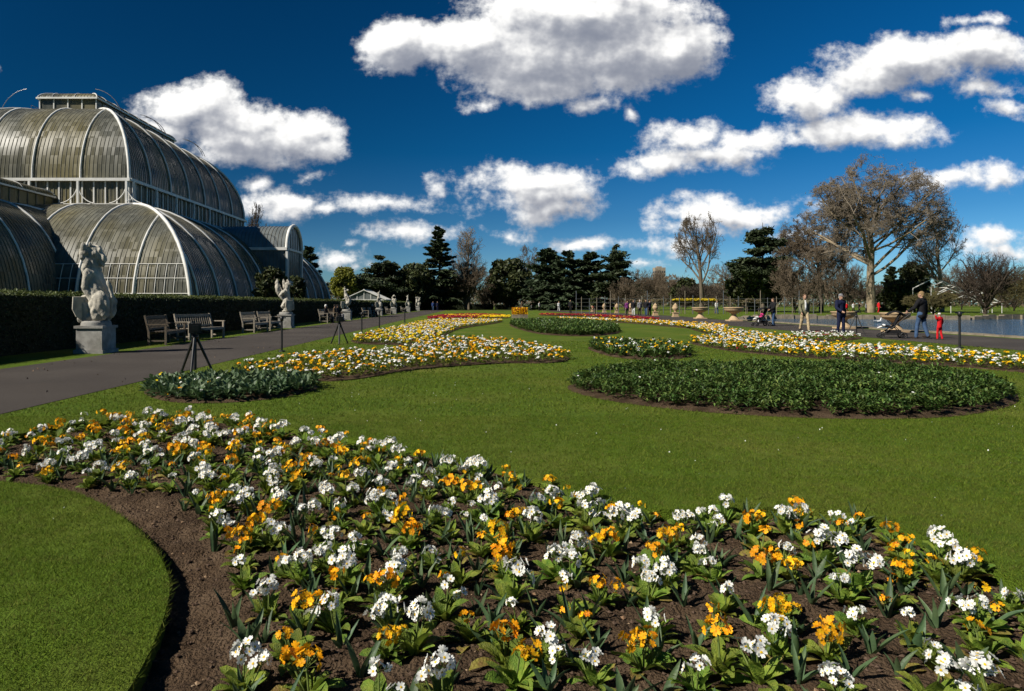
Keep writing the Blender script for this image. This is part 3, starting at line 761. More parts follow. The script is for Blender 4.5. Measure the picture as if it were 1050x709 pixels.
# ------------------------------------------------------------------ hedges
def leaf_quads(c, size, r, up_bias=0.0, aspect=0.5):
    """diamond leaves with random orientation around the points c"""
    n = len(c); a = norm(r.normal(0, 1, (n, 3)) + np.array((0, 0, up_bias))); t = norm(np.cross(a, norm(r.normal(0, 1, (n, 3)))))
    s = np.broadcast_to(size, n)[:, None] * r.uniform(0.7, 1.3, (n, 1))
    v = np.stack([c - a*s, c - t*s*aspect, c + a*s, c + t*s*aspect], 1).reshape(-1, 3)
    return v, np.arange(4*n).reshape(-1, 4)
def hedge(name, label, x0, x1, y0, y1, h, dens, size, top_mat=True):
    r = np.random.default_rng(int(abs(x0*13 + y1)) + 5)
    root = thing(name, label, 'hedge', ((x0+x1)/2, (y0+y1)/2, 0))
    cx_, cy2 = (x0+x1)/2, (y0+y1)/2
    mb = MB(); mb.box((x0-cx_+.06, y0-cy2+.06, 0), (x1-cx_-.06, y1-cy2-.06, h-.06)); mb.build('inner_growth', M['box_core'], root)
    mb = MB(); W, L_ = x1-x0, y1-y0
    def wob(u): return 0.11 * (vnoise(np.stack([u*1.3, u*0+3], 1), 4) - 0.5)
    def face(n, f):
        c = f(n); mb.add(*leaf_quads(c, size, r), 0)
    n = int(L_ * h * dens)
    for xs, sg in ((x1, 1), (x0, -1)):
        yy = r.uniform(y0, y1, n); zz = r.uniform(0.02, h, n); c = np.stack([xs + r.normal(0, 0.035, n) + wob(yy*2+zz), yy, zz], 1) - (cx_, cy2, 0); mb.add(*leaf_quads(c, size, r), 0)
    n = int(W * h * dens)
    for ys in (y0, y1):
        xx = r.uniform(x0, x1, n); c = np.stack([xx, ys + r.normal(0, .035, n), r.uniform(.02, h, n)], 1) - (cx_, cy2, 0); mb.add(*leaf_quads(c, size, r), 0)
    n = int(W * L_ * dens * 1.3); yy = r.uniform(y0, y1, n)
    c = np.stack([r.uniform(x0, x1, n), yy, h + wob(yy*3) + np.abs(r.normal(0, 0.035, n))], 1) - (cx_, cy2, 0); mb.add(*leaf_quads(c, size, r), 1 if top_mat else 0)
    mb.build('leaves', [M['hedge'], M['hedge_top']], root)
hedge('clipped_hedge', 'long dark clipped hedge behind the stone beasts and benches, below the glasshouse', -13.4, -12.0, 6, 60, 1.62, 260, 0.04)
hedge('clipped_hedge', 'farther stretch of the dark hedge towards the end of the path', -13.4, -12.0, 60.6, 150, 1.62, 60, 0.09)
hedge('clipped_hedge', 'bright green low hedge closing the far end of the lawn', -4.5, 4.5, 150, 152, 1.15, 60, 0.10, False)
hedge('clipped_hedge', 'dark green hedge behind the far lawn, beside the dark firs', 5.2, 18, 156, 158, 1.0, 50, 0.10, False)
hedge('clipped_hedge', 'dark hedge across the far end of the path, left of the lawn', -30, -5.2, 152, 154, 1.5, 40, 0.10, False)

# ------------------------------------------------------------------ trees
def grow(r, levels, trunk_len, trunk_r, lean=(0, 0), rmin=0.012):
    pos = np.zeros((1, 3)); d = norm(np.array([[lean[0], lean[1], 1.0]])); L_ = np.array([trunk_len]); rad = np.array([trunk_r]); segs = []
    for li, lv in enumerate(levels):
        S = lv['s']; n = len(pos); nodes = [pos]; dd = [d]; radn = [rad]
        end = np.maximum(rad * lv.get('taper', 0.45), rmin)
        for s in range(S):
            d = norm(d + r.normal(0, lv.get('wob', 0.12), (n, 3)) + np.array((0, 0, lv.get('up', 0.05))))
            nodes.append(nodes[-1] + d * (L_ / S)[:, None]); dd.append(d); radn.append(rad + (end - rad) * (s + 1) / S)
        for s in range(S): segs.append((nodes[s], nodes[s+1], radn[s], radn[s+1], np.full(n, li)))
        if li + 1 < len(levels):
            nx = levels[li + 1]; k = nx['n']; t0 = nx.get('t0', 0.25)
            t = np.sort(t0 + (1 - t0) * (np.arange(k)[None] + r.uniform(0, 1, (n, k))) / k, 1); t[:, -1] = 1.0
            ND, DD, RD = np.stack(nodes, 1), np.stack(dd, 1), np.stack(radn, 1)
            x = np.clip(t * S, 0, S - 1e-6); i = x.astype(int); f = (x - i)[..., None]; row = np.arange(n)[:, None]
            P = ND[row, i] * (1 - f) + ND[row, i+1] * f; D = DD[row, i+1]; Rr = RD[row, i] * (1 - f[..., 0]) + RD[row, i+1] * f[..., 0]
            ang = np.radians(r.uniform(*nx['ang'], (n, k))); ang[:, -1] *= 0.35
            q = r.normal(0, 1, (n, k, 3)); q = norm(q - D * (q * D).sum(-1, keepdims=True))
            C = D * np.cos(ang)[..., None] + q * np.sin(ang)[..., None]
            Lc = L_[:, None] * nx['ratio'] * r.uniform(0.7, 1.25, (n, k)) * (1 - nx.get('fall', 0.4) * (t - t0) / (1 - t0))
            pos, d, L_ = P.reshape(-1, 3), norm(C.reshape(-1, 3)), Lc.reshape(-1)
            rad = np.maximum((Rr * nx.get('rr', 0.6)).reshape(-1), rmin)
    return [np.concatenate([s[i] for s in segs]) for i in range(5)]
def bare_tree(name, label, px, top, Y, w_px, levels, trunk_len, trunk_r, bark, twig, seed, group=None, split=1, lean=(0,0), rmin=0.012, base=0.0, cat='tree', env_c=0.55, pct=90.0):
    r = np.random.default_rng(seed)
    p0, p1, r0, r1, lv = grow(r, levels, trunk_len, trunk_r, lean, rmin)
    Hh = Z_at(top, Y) - base; R = w_px * Y / F / 2
    zs = Hh / np.percentile(p1[:, 2], 96.5); cxy = np.median(p1[lv == lv.max()][:, :2], 0)
    xs = R / np.percentile(np.hypot(p1[:, 0], p1[:, 1]), pct)
    sc_ = np.array((xs, xs, zs)); p0, p1 = p0 * sc_, p1 * sc_
    def env(p):   # stray limbs outside a rounded crown are pruned
        c = np.array((0, 0, Hh * env_c)); e = np.array((R * 0.96, R * 0.96, Hh * (1.0 - env_c)))
        q = p - c; low = q[:, 2] < 0
        rho = np.sqrt((q[:, 0]/e[0])**2 + (q[:, 1]/e[1])**2 + np.where(low, q[:, 2] / (Hh * env_c * 1.25), q[:, 2] / e[2])**2)
        return rho
    lim = 1.0 + 0.16 * (vnoise(np.stack([np.arctan2(p1[:, 1], p1[:, 0]) * 2.5 + 20, p1[:, 2] * 0.45 + 9], 1), seed % 50) - 0.5) + r.normal(0, 0.03, len(p1))
    keep = (env(p1) < lim) | (lv < 1)
    p0, p1, r0, r1, lv = p0[keep], p1[keep], r0[keep], r1[keep], lv[keep]
    root = thing(name, label, cat, (X_at(px, Y), Y, base), 0, group)
    a = lv <= split
    p0[(lv == 0) & (p0[:, 2] <= 0.001), 2] -= 0.3
    mb = MB(); mb.segs(p0[a], p1[a], r0[a], r1[a], 7); mb.build('trunk', bark, root)
    mb = MB(); b = (lv > split) & (lv < lv.max()); mb.segs(p0[b], p1[b], r0[b], r1[b], 4)
    c = lv == lv.max(); mb.segs(p0[c], p1[c], r0[c], r1[c], 3)
    mb.build('crown', twig, root)
    return root
def LV(*a):
    ks = ('n', 's', 'ang', 'ratio', 'wob', 'up', 'rr', 't0'); return dict(zip(ks, a))
PLANE = [LV(1,7,(0,0),1,.05,.04,1,0), dict(n=20,s=7,ang=(38,72),ratio=1.08,wob=.13,up=.06,rr=.42,t0=.36,fall=.45), LV(8,5,(30,70),.48,.16,.03,.5,.2), LV(7,4,(30,75),.46,.2,.0,.55,.2), LV(8,3,(30,80),.5,.22,-.02,.6,.2), LV(8,2,(30,80),.55,.25,-.05,.7,.2)]
ROUND = [LV(1,5,(0,0),1,.05,.03,1,0), LV(11,6,(22,60),.85,.11,.05,.5,.35), LV(8,5,(25,60),.5,.14,.04,.55,.25), LV(8,4,(25,65),.5,.17,.03,.6,.2), LV(9,2,(25,70),.55,.2,.02,.7,.2), ]
FASTIG = [LV(1,8,(0,0),1,.02,.05,1,0), LV(34,5,(16,42),.46,.06,.10,.4,.06), LV(7,4,(15,40),.45,.1,.08,.55,.1), LV(6,3,(15,45),.5,.14,.05,.6,.1), LV(3,2,(15,50),.6,.14,.05,.7,.1)]
BUSH = [LV(1,2,(0,0),1,.05,.0,1,0), LV(20,5,(15,75),3.2,.10,.04,.6,.1), LV(8,4,(20,60),.5,.14,.03,.6,.2), LV(7,3,(20,65),.5,.18,.03,.65,.2), LV(8,2,(20,70),.55,.2,.02,.7,.2)]

def crown_tree(name, label, px, top, Y, w_px, seed, leaf, bark, form, n=9000, size=0.28, group=None, base=0.0, cat='tree'):
    """evergreens: trunk, limbs, and needle sprays spread through the crown"""
    r = np.random.default_rng(seed)
    Hh = Z_at(top, Y) - base; R = w_px * Y / F / 2
    root = thing(name, label, cat, (X_at(px, Y), Y, base), 0, group)
    tr, cr = MB(), MB()
    if form == 'fir':
        nb = int(Hh * 11); t = np.sort(r.uniform(0.04, 0.99, nb)); az = r.uniform(0, 2*math.pi, nb)
        Lb = R * (1 - t)**0.72 * r.uniform(0.6, 1.2, nb) * np.where(t < 0.12, 0.75, 1) + 0.25
        z = t * Hh; dro = r.uniform(-0.35, -0.05, nb) + 0.55 * t
        lean = 0
    elif form == 'cedar':
        nb = int(Hh * 4.0); t = np.sort(r.uniform(0.2, 0.98, nb)); az = r.uniform(0, 2*math.pi, nb)
        Lb = R * r.uniform(0.35, 1.05, nb) * np.clip(1.25 - t, 0.25, 0.85) * 1.25; z = np.round(t * 9) / 9 * Hh * 0.97 + r.uniform(-.4, .4, nb); dro = r.uniform(-0.02, 0.28, nb)
    if form in ('fir', 'cedar'):
        tr.poly([(0, 0, -0.3), (0.05*R, 0, Hh*0.35), (0, 0.04*R, Hh*0.7), (0, 0, Hh*0.985)], max(0.18, Hh*0.022), 8, r1=0.04)
        p0 = np.stack([np.zeros(nb), np.zeros(nb), z], 1); dirn = np.stack([np.cos(az), np.sin(az), dro], 1)
        p1 = p0 + dirn * Lb[:, None]
        tr.segs(p0, p1, 0.02 + Lb*0.018, 0.012, 4)
        w = Lb / Lb.sum(); idx = r.choice(nb, n, p=w); s = r.uniform(0.12, 1.06, n)**0.75
        if form == 'fir':
            side = norm(np.stack([-np.sin(az[idx]), np.cos(az[idx]), np.zeros(n)], 1))
            lat = r.normal(0, 0.20, n) * Lb[idx] * (1.1 - s*0.8)
            c = p0[idx] + dirn[idx]*(Lb[idx]*s)[:, None] + side*lat[:, None]; c[:, 2] -= np.abs(lat)*0.25 + r.uniform(0, 0.35, n)
            ax = norm(dirn[idx] + side*np.sign(lat)[:, None]*0.8 + r.normal(0, .3, (n, 3)) + np.array((0, 0, -.2)))
        else:
            side = norm(np.stack([-np.sin(az[idx]), np.cos(az[idx]), np.zeros(n)], 1))
            s = np.clip(r.normal(0.72, 0.27, n), 0.1, 1.15); lat = r.normal(0, 0.26, n) * Lb[idx]
            c = p0[idx] + dirn[idx]*(Lb[idx]*s)[:, None] + side*lat[:, None]; c[:, 2] += r.normal(0.05, 0.17, n)
            ax = norm(np.stack([r.normal(0, 1, n), r.normal(0, 1, n), r.normal(0.2, .35, n)], 1))
        tt = norm(np.cross(ax, norm(r.normal(0, 1, (n, 3)) + np.array((0, 0, 1.2)))))
        sz = size * r.uniform(0.6, 1.4, (n, 1))
        v = np.stack([c - ax*sz, c - tt*sz*.38, c + ax*sz, c + tt*sz*.38], 1).reshape(-1, 3)
        cr.add(v, np.arange(4*n).reshape(-1, 4))
    else:  # 'round' / 'bushy': leaf clumps carried on limbs
        trunk_h = Hh * (0.22 if form == 'round' else 0.06)
        tr.poly([(0, 0, -0.3), (0, 0, trunk_h), (0.03*R, 0, Hh*0.6)], max(0.12, Hh*0.02), 8, r1=0.05)
        nc = 90; q = norm(r.normal(0, 1, (nc, 3))); q *= r.uniform(0.35, 1.0, (nc, 1))**0.5
        ctr = np.stack([q[:, 0]*R*0.82, q[:, 1]*R*0.82, trunk_h + (Hh-trunk_h)*(0.5 + 0.46*q[:, 2])], 1)
        rad = R * r.uniform(0.15, 0.34, nc)
        tr.segs(np.tile([(0, 0, trunk_h*0.9)], (nc, 1)), ctr, 0.07, 0.02, 4)
        idx = r.integers(0, nc, n); u = norm(r.normal(0, 1, (n, 3))) * r.uniform(0.55, 1.05, (n, 1))**0.5
        c = ctr[idx] + u * rad[idx][:, None] * np.array((1, 1, 0.75)); c[:, 2] = np.maximum(c[:, 2], 0.1)
        cr.add(*leaf_quads(c, size, r, 0.2, 0.55))
    tr.build('trunk', bark, root); cr.build('crown', leaf, root)
    return root

def plant_trees():
    B, T = M['bark'], M['twig']
    bare_tree('plane_tree', 'tallest bare plane tree with a pale trunk across the pond', 893, 163, 100, 144, PLANE, 12.5, 0.66, M['bark_plane'], M['twig_plane'], 5, split=1, rmin=0.017, env_c=.58, pct=86)
    bare_tree('bare_tree', 'slender bare tree with a rounded crown, just left of the dark cedar', 719, 215, 108, 64, ROUND, 5, 0.40, B, M['twig'], 14, rmin=0.017, env_c=.52, pct=88)
    bare_tree('bare_tree', 'broad brown hazy bare tree between the cedar and the plane', 842, 216, 112, 98, PLANE, 8.5, 0.4, B, M['twig'], 23, rmin=0.017, pct=88)
    bare_tree('bare_tree', 'bare tree right of the tall plane, over the white rafters', 966, 222, 104, 66, ROUND, 9, 0.38, M['bark_plane'], M['twig'], 31, rmin=0.016)
    bare_tree('bare_tree', 'low dark spreading bare tree beside the white rafters', 1010, 257, 84, 74, BUSH, 1.2, 0.28, M['twig_dark'], M['twig_dark'], 37, rmin=0.012)
    bare_tree('poplar_tree', 'tall narrow bare poplar right of the dark fir', 481, 233, 150, 42, FASTIG, 18, 0.35, B, M['twig_plane'], 41, rmin=0.022)
    bare_tree('bare_tree', 'wide brown bare tree spreading below the narrow poplar', 478, 268, 142, 62, BUSH, 1.6, 0.3, B, M['twig'], 43, rmin=0.022)
    bare_tree('bare_tree', 'thin bare tree rising behind the dark evergreens near the middle', 545, 250, 175, 40, ROUND, 8, 0.3, B, M['twig'], 47, rmin=0.022)
    bare_tree('bare_tree', 'bare twiggy tree showing above the glasshouse porch roof', 262, 208, 125, 36, ROUND, 9, 0.35, B, M['twig_dark'], 53, rmin=0.02)
    for i, (px, top, Y, w, sd, m, lab) in enumerate([
        (660, 274, 160, 60, 61, 'twig', 'reddish brown bare shrub in front of the far tower block'), (692, 283, 150, 44, 62, 'twig', 'small brown bare shrub left of the slender bare tree'),
        (640, 285, 130, 40, 63, 'twig', 'low bare shrub right of the flat-topped pine'), (748, 268, 150, 60, 64, 'twig', 'brown bare shrub behind the slender bare tree and cedar'),
        (815, 262, 96, 60, 65, 'twig', 'brown bare shrub just right of the dark cedar'), (858, 262, 125, 56, 66, 'twig', 'brown bare shrub behind the trunk of the tall plane'),
        (1040, 272, 120, 60, 67, 'twig_olive', 'olive willowy shrub at the right edge behind the pond'), (986, 270, 140, 56, 68, 'twig', 'brown bare shrub behind the white rafters'),
        (957, 299, 80, 56, 69, 'twig_olive', 'yellowish reedy shrub on the far bank, in front of the white rafters'), (505, 290, 150, 34, 70, 'twig', 'brown bare shrub at the far hedge below the poplar'),
        (548, 282, 155, 36, 71, 'twig', 'brown bare shrub between the round evergreen and the spruces'), (445, 296, 145, 30, 72, 'twig', 'low brown bare shrub at the foot of the dark fir'),
        (720, 290, 140, 66, 73, 'twig_dark', 'dark bare shrub under the slender bare tree'), (905, 290, 130, 60, 74, 'twig_dark', 'dark bare shrub low behind the plane trunk')]):
        bare_tree('bare_shrub', lab, px, top, Y, w, BUSH, 1.0, 0.14, M['twig_dark'], M[m], sd, 'bare shrubs along the far edge of the garden', rmin=0.02, cat='shrub')
    fb = M['bark']
    crown_tree('fir_tree', 'tallest dark fir with a pointed top left of the bare poplar', 450, 232, 140, 56, 81, M['fir'], fb, 'fir', 20000, 0.46)
    crown_tree('cedar_tree', 'dark spreading cedar left of the tall fir', 393, 264, 135, 64, 82, M['cedar'], fb, 'cedar', 16000, 0.42)
    crown_tree('evergreen_tree', 'dark rounded evergreen between the cedar and the tall fir', 423, 273, 138, 56, 83, M['holm'], fb, 'bushy', 13000, 0.40)
    crown_tree('evergreen_tree', 'dark rounded evergreen standing right of the bare poplar', 520, 264, 150, 50, 84, M['holm'], fb, 'bushy', 13000, 0.40)
    crown_tree('spruce_tree', 'leftmost of the three dark spruces near the middle', 561, 254, 140, 64, 85, M['fir_blue'], fb, 'fir', 22000, 0.46)
    crown_tree('spruce_tree', 'middle one of the three dark spruces, with a forked outline', 582, 257, 136, 66, 86, M['fir_blue'], fb, 'fir', 22000, 0.46)
    crown_tree('spruce_tree', 'rightmost of the three dark spruces, beside the flat-topped pine', 606, 258, 138, 62, 87, M['fir'], fb, 'fir', 22000, 0.46)
    crown_tree('pine_tree', 'dark flat-topped pine right of the three spruces', 632, 252, 135, 48, 88, M['cedar'], fb, 'cedar', 9000, 0.42)
    crown_tree('cedar_tree', 'dark layered cedar standing between two bare trees', 782, 227, 104, 62, 89, M['cedar'], fb, 'cedar', 18000, 0.36)
    crown_tree('evergreen_tree', 'dark green evergreen bush under the cedar on the right', 775, 268, 112, 62, 90, M['holm'], fb, 'bushy', 9000, 0.36)
    crown_tree('pine_tree', 'dark round-headed pine behind the pushchair, right of the plane trunk', 938, 269, 112, 36, 91, M['holm'], fb, 'round', 7000, 0.28)
    crown_tree('fir_tree', 'small dark fir just right of the plane trunk', 915, 274, 118, 26, 92, M['fir'], fb, 'fir', 7000, 0.36)
    crown_tree('evergreen_tree', 'low dark evergreen bush on the far bank behind the pushchair', 925, 288, 108, 44, 93, M['holm'], fb, 'bushy', 6000, 0.3)
    crown_tree('evergreen_tree', 'green evergreen bush behind the slender bare tree', 703, 285, 145, 30, 94, M['holm'], fb, 'bushy', 5000, 0.32)
    crown_tree('yellow_tree', 'round yellow green tree beyond the end of the glasshouse', 353, 274, 128, 30, 95, M['lime'], fb, 'round', 7000, 0.26)
    crown_tree('evergreen_tree', 'dark olive tree directly right of the yellow green tree', 374, 281, 140, 30, 96, M['holm'], fb, 'bushy', 6000, 0.3)
    crown_tree('fir_tree', 'dark ragged fir behind the far end of the glasshouse', 316, 252, 118, 44, 97, M['fir'], fb, 'fir', 10000, 0.42)
    crown_tree('evergreen_shrub', 'black green shrub in front of the glasshouse porch', 279, 273, 50, 38, 98, M['holm'], fb, 'bushy', 5000, 0.16, cat='shrub')
    crown_tree('evergreen_shrub', 'smaller black green shrub right of the glasshouse porch', 304, 279, 54, 20, 99, M['holm'], fb, 'bushy', 3000, 0.15, cat='shrub')
    crown_tree('palm_tree', 'small round-headed tree on a thin trunk on the far lawn', 610, 299, 90, 10, 101, M['holm'], fb, 'round', 1500, 0.16)
    # far wood closing the view
    r = np.random.default_rng(77); mb = MB()
    n = 150000; x = r.uniform(-330, 420, n); y = r.uniform(210, 300, n)
    hgt = 3.5 + 11 * fbm2(np.stack([x*0.06, y*0.03], 1), 1.0, 15)
    z = hgt * r.uniform(0, 1, n)**0.8
    c = np.stack([x, y, z], 1); d = norm(np.stack([r.normal(0, .5, n), r.normal(0, .5, n), r.uniform(.3, 1, n)], 1))
    L_ = r.uniform(0.5, 1.4, n); side = norm(np.cross(d, r.normal(0, 1, (n, 3)))) * (0.12 + 0.30 * (r.uniform(0, 1, n) < 0.35))[:, None]
    v = np.stack([c - side, c + side, c + d * L_[:, None]], 1).reshape(-1, 3)
    pick = (fbm2(np.stack([x*0.02, y*0.02], 1), 1.0, 33) > 0.47).astype(int)
    mb.add(v, np.arange(3*n).reshape(-1, 3), pick)
    o = mb.build('distant_wood', [M['twig'], M['holm']]); kind(o, 'stuff'); tag(o, 'distant brown and dark green woodland closing the view behind the garden', 'woodland')
plant_trees()

# ------------------------------------------------------------------ sculpted bodies: overlapping rounded forms fused into one surface
class Blob:
    def __init__(s): s.mb = MB()
    def cap(s, p, q, r0, r1=None, flat=1.0, axis=None):
        r1 = r0 if r1 is None else r1
        p, q = np.array(p, float), np.array(q, float); d = q - p; Ln = np.linalg.norm(d)
        d = d / Ln if Ln > 1e-6 else np.array((0, 0, 1.0))
        ref = np.array(axis, float) if axis is not None else (np.array((0, 1.0, 0)) if abs(d[1]) < 0.9 else np.array((1.0, 0, 0)))
        b = norm(ref - d * (ref @ d)); a = np.cross(b, d); k = 12
        rings = [(p - d*r0*math.sin(t), r0*math.cos(t)) for t in (1.5, 1.1, .6, 0)] + [(q + d*r1*math.sin(t), r1*math.cos(t)) for t in (0, .6, 1.1, 1.5)]
        V = [c + (a*math.cos(2*math.pi*i/k) + b*flat*math.sin(2*math.pi*i/k))*r for c, r in rings for i in range(k)]
        f = [(j*k+i, j*k+(i+1)%k, (j+1)*k+(i+1)%k, (j+1)*k+i) for j in range(7) for i in range(k)]
        s.mb.add(V, f)
        n = len(V); c0, c1 = p - d*r0, q + d*r1
        s.mb.add(V[:k] + [c0], [((i+1)%k, i, k) for i in range(k)]); s.mb.add(V[-k:] + [c1], [(i, (i+1)%k, k) for i in range(k)])
        return s
    def ell(s, c, r, rot=None):
        c = np.array(c, float); k, m = 14, 9; R = np.eye(3) if rot is None else np.array(Matrix.Rotation(rot[0], 3, rot[1]))
        V = []
        for j in range(1, m):
            ph = math.pi * j / m
            for i in range(k):
                t = 2*math.pi*i/k; V.append(c + R @ np.array((r[0]*math.sin(ph)*math.cos(t), r[1]*math.sin(ph)*math.sin(t), r[2]*math.cos(ph))))
        f = [(j*k+i, (j+1)*k+i, (j+1)*k+(i+1)%k, j*k+(i+1)%k) for j in range(m-2) for i in range(k)]
        s.mb.add(V, f); s.mb.add(V[:k] + [c + R @ np.array((0,0,r[2]))], [(i, (i+1)%k, k) for i in range(k)]); s.mb.add(V[-k:] + [c - R @ np.array((0,0,r[2]))], [((i+1)%k, i, k) for i in range(k)])
        return s
    def build(s, name, m, parent=None, voxel=0.02, smooth=3, rough=0.0):
        tmp = bpy.data.objects.new('tmp', mesh_of(s.mb, 'tmp', m)); COL.objects.link(tmp)
        md = tmp.modifiers.new('r', 'REMESH'); md.mode = 'VOXEL'; md.voxel_size = voxel; md.use_smooth_shade = True
        if smooth: sm = tmp.modifiers.new('s', 'SMOOTH'); sm.iterations = smooth; sm.factor = 0.5
        dg = bpy.context.evaluated_depsgraph_get()
        me = bpy.data.meshes.new_from_object(tmp.evaluated_get(dg)); me.name = name
        old = tmp.data; bpy.data.objects.remove(tmp); bpy.data.meshes.remove(old)
        me.materials.clear(); me.materials.append(m)
        if rough:
            n = len(me.vertices); co = np.zeros(n*3, np.float32); me.vertices.foreach_get('co', co); co = co.reshape(-1, 3); no = np.zeros(n*3, np.float32); me.vertices.foreach_get('normal', no); no = no.reshape(-1, 3)
            h = (vnoise(co[:, [0, 2]]*9 + co[:, [1]]*5, 2) - .5) + 0.6*(vnoise(co[:, [1, 2]]*17 + co[:, [0]]*9, 6) - .5)
            co = co + no * (h * rough)[:, None]; me.vertices.foreach_set('co', co.reshape(-1).astype(np.float32)); me.update()
        o = bpy.data.objects.new(name, me); COL.objects.link(o)
        if parent is not None: o.parent = parent
        return o

def statue(label, Y, form, h, px=None, rz=0.0):
    X = -10.35
    root = thing('stone_statue', label, 'statue', (X, Y, 0), rz, 'stone beasts on pedestals along the hedge')
    p = MB(); p.box((-.40,-.40,0), (.40,.40,.10)); p.box((-.35,-.35,.10), (.35,.35,.68)); p.box((-.39,-.39,.68), (.39,.39,.75)); p.lathe([(.0,.88),(.35,.88),(.37,.82),(.38,.75)][::-1], 24)
    p.build('pedestal', M['plinth'], root)
    b = Blob(); z = .86
    if form in ('lion', 'griffin', 'bull'):
        # sitting upright: haunches to the right, chest and paws to the left, head thrown up
        for s in (-1, 1):
            b.ell((.20, .21*s, z+.34), (.30, .17, .34), (0.25, 'Y')); b.cap((.34, .20*s, z+.18), (-.12, .22*s, z+.10), .13, .09); b.cap((-.12, .22*s, z+.08), (-.36, .2*s, z+.05), .10, .075)
            b.cap((-.14, .20*s, z+.08), (-.24, .2*s, z+.46), .10, .13)
        b.cap((.16, 0, z+.35), (-.02, 0, z+.78), .31, .29); b.cap((-.02, 0, z+.78), (-.12, 0, z+1.08), .29, .25)
        b.cap((-.12, .20, z+1.03), (-.36, .24, z+.78), .125, .095); b.cap((-.36, .24, z+.78), (-.12, .22, z+.66), .09, .085); b.ell((-.08, .18, z+.66), (.12,.10,.08))
        b.cap((-.12, -.22, z+1.03), (-.20, -.27, z+.72), .125, .095); b.cap((-.20, -.27, z+.72), (-.02, -.24, z+.50), .09, .08); b.ell((.02, -.22, z+.48), (.12,.10,.08))
        b.cap((-.12, 0, z+1.05), (-.10, 0, z+1.40), .24, .20)
        b.ell((-.06, 0, z+1.48), (.23, .21, .21)); b.cap((.05, 0, z+1.46), (.25, 0, z+1.36), .12, .085); b.cap((.05, 0, z+1.36), (.2, 0, z+1.24), .075, .05)
        for s in (-1, 1): b.ell((-.10, .15*s, z+1.66), (.05, .04, .08)); b.ell((.12, .08*s, z+1.55), (.05,.035,.035))
        for k in range(26):
            t = k * 2.4; b.ell((-.17 - .10*(k%3)*.6 + .05*math.sin(t), .22*math.cos(t), z+1.05+.022*k), (.085, .085, .11))
        b.cap((.42, 0, z+.2), (.55, -.1, z+.55), .05, .04); b.cap((.55, -.1, z+.55), (.44, -.12, z+.85), .04, .06)
        if form == 'griffin':
            for s in (-1, 1):
                b.ell((.22, .24*s, z+1.10), (.13, .06, .45), (0.35, 'Y')); b.ell((.38, .27*s, z+1.30), (.11, .05, .40), (0.25, 'Y'))
        if form == 'bull':
            for s in (-1, 1): b.cap((-.06, .14*s, z+1.64), (-.02, .30*s, z+1.72), .05, .04); b.cap((-.02, .30*s, z+1.72), (-.02, .30*s, z+1.9), .04, .015)
    elif form == 'winged':
        # upright beast with two wings lifted behind its shoulders on the left
        for s in (-1, 1):
            b.cap((.05, .17*s, z+.55), (-.14, .2*s, z+.32), .17, .12); b.cap((-.14, .2*s, z+.32), (.04, .19*s, z+.10), .11, .08); b.ell((-.03, .2*s, z+.06), (.19, .10, .07))
            b.cap((-.06, .22*s, z+1.02), (-.28, .24*s, z+.84), .10, .08); b.cap((-.28, .24*s, z+.84), (-.14, .2*s, z+.66), .075, .07)
            b.ell((-.42, .16*s, z+1.12), (.15, .06, .42), (-.32, 'Y')); b.ell((-.30 + .12*s, .24*s, z+1.28), (.11, .05, .40), (-.12, 'Y')); b.cap((-.1, .15*s, z+1.0), (-.38, .16*s, z+.95), .09, .08)
        b.cap((.05, 0, z+.55), (.0, 0, z+1.0), .23, .22); b.cap((0, 0, z+1.0), (.06, 0, z+1.3), .17, .13)
        b.ell((.10, 0, z+1.42), (.17, .13, .14)); b.cap((.2, 0, z+1.42), (.36, 0, z+1.34), .08, .045)
        for s in (-1, 1): b.ell((.05, .1*s, z+1.56), (.035, .03, .07))
        b.cap((.1, 0, z+.3), (.42, 0, z+.15), .10, .06); b.cap((.42, 0, z+.15), (.38, 0, z+.7), .06, .04)
        b.ell((.2, 0, z+.3), (.2, .2, .3))
    elif form == 'slender':
        for s in (-1, 1):
            b.cap((.12, .14*s, z+.52), (-.10, .16*s, z+.34), .15, .10); b.cap((-.10, .16*s, z+.34), (.14, .16*s, z+.06), .085, .06); b.ell((.08, .16*s, z+.05), (.15, .08, .06))
            b.cap((-.02, .15*s, z+1.05), (.2, .17*s, z+.9), .08, .06); b.cap((.2, .17*s, z+.9), (.26, .15*s, z+.62), .055, .05)
        b.cap((.12, 0, z+.5), (.05, 0, z+.8), .21, .18); b.cap((.05, 0, z+.8), (-.06, 0, z+1.08), .18, .17); b.cap((-.06, 0, z+1.08), (-.14, 0, z+1.42), .14, .10)
        b.ell((-.14, 0, z+1.54), (.13, .10, .12)); b.cap((-.12, 0, z+1.54), (.12, 0, z+1.44), .085, .055)
        for s in (-1, 1): b.ell((-.17, .08*s, z+1.68), (.03, .025, .07))
        b.cap((.2, 0, z+.35), (.36, 0, z+.6), .05, .04); b.cap((.36, 0, z+.6), (.3, 0, z+.9), .04, .03)
    elif form == 'narrow':
        for s in (-1, 1):
            b.ell((.12, .16*s, z+.3), (.24, .14, .3)); b.cap((-.02, .18*s, z+.1), (-.24, .18*s, z+.06), .09, .07); b.cap((-.1, .17*s, z+.98), (-.2, .17*s, z+.55), .10, .07); b.cap((-.2, .17*s, z+.55), (-.18, .15*s, z+.08), .07, .06)
        b.cap((.08, 0, z+.4), (-.05, 0, z+1.0), .24, .19); b.cap((-.05, 0, z+1.0), (-.04, 0, z+1.4), .16, .12); b.ell((-.05, 0, z+1.52), (.14, .12, .13)); b.cap((-.1, 0, z+1.52), (-.27, 0, z+1.46), .07, .045)
        for s in (-1, 1): b.cap((0, .07*s, z+1.6), (.03, .1*s, z+1.78), .035, .02)
    else:  # bird with folded wings and a curved neck
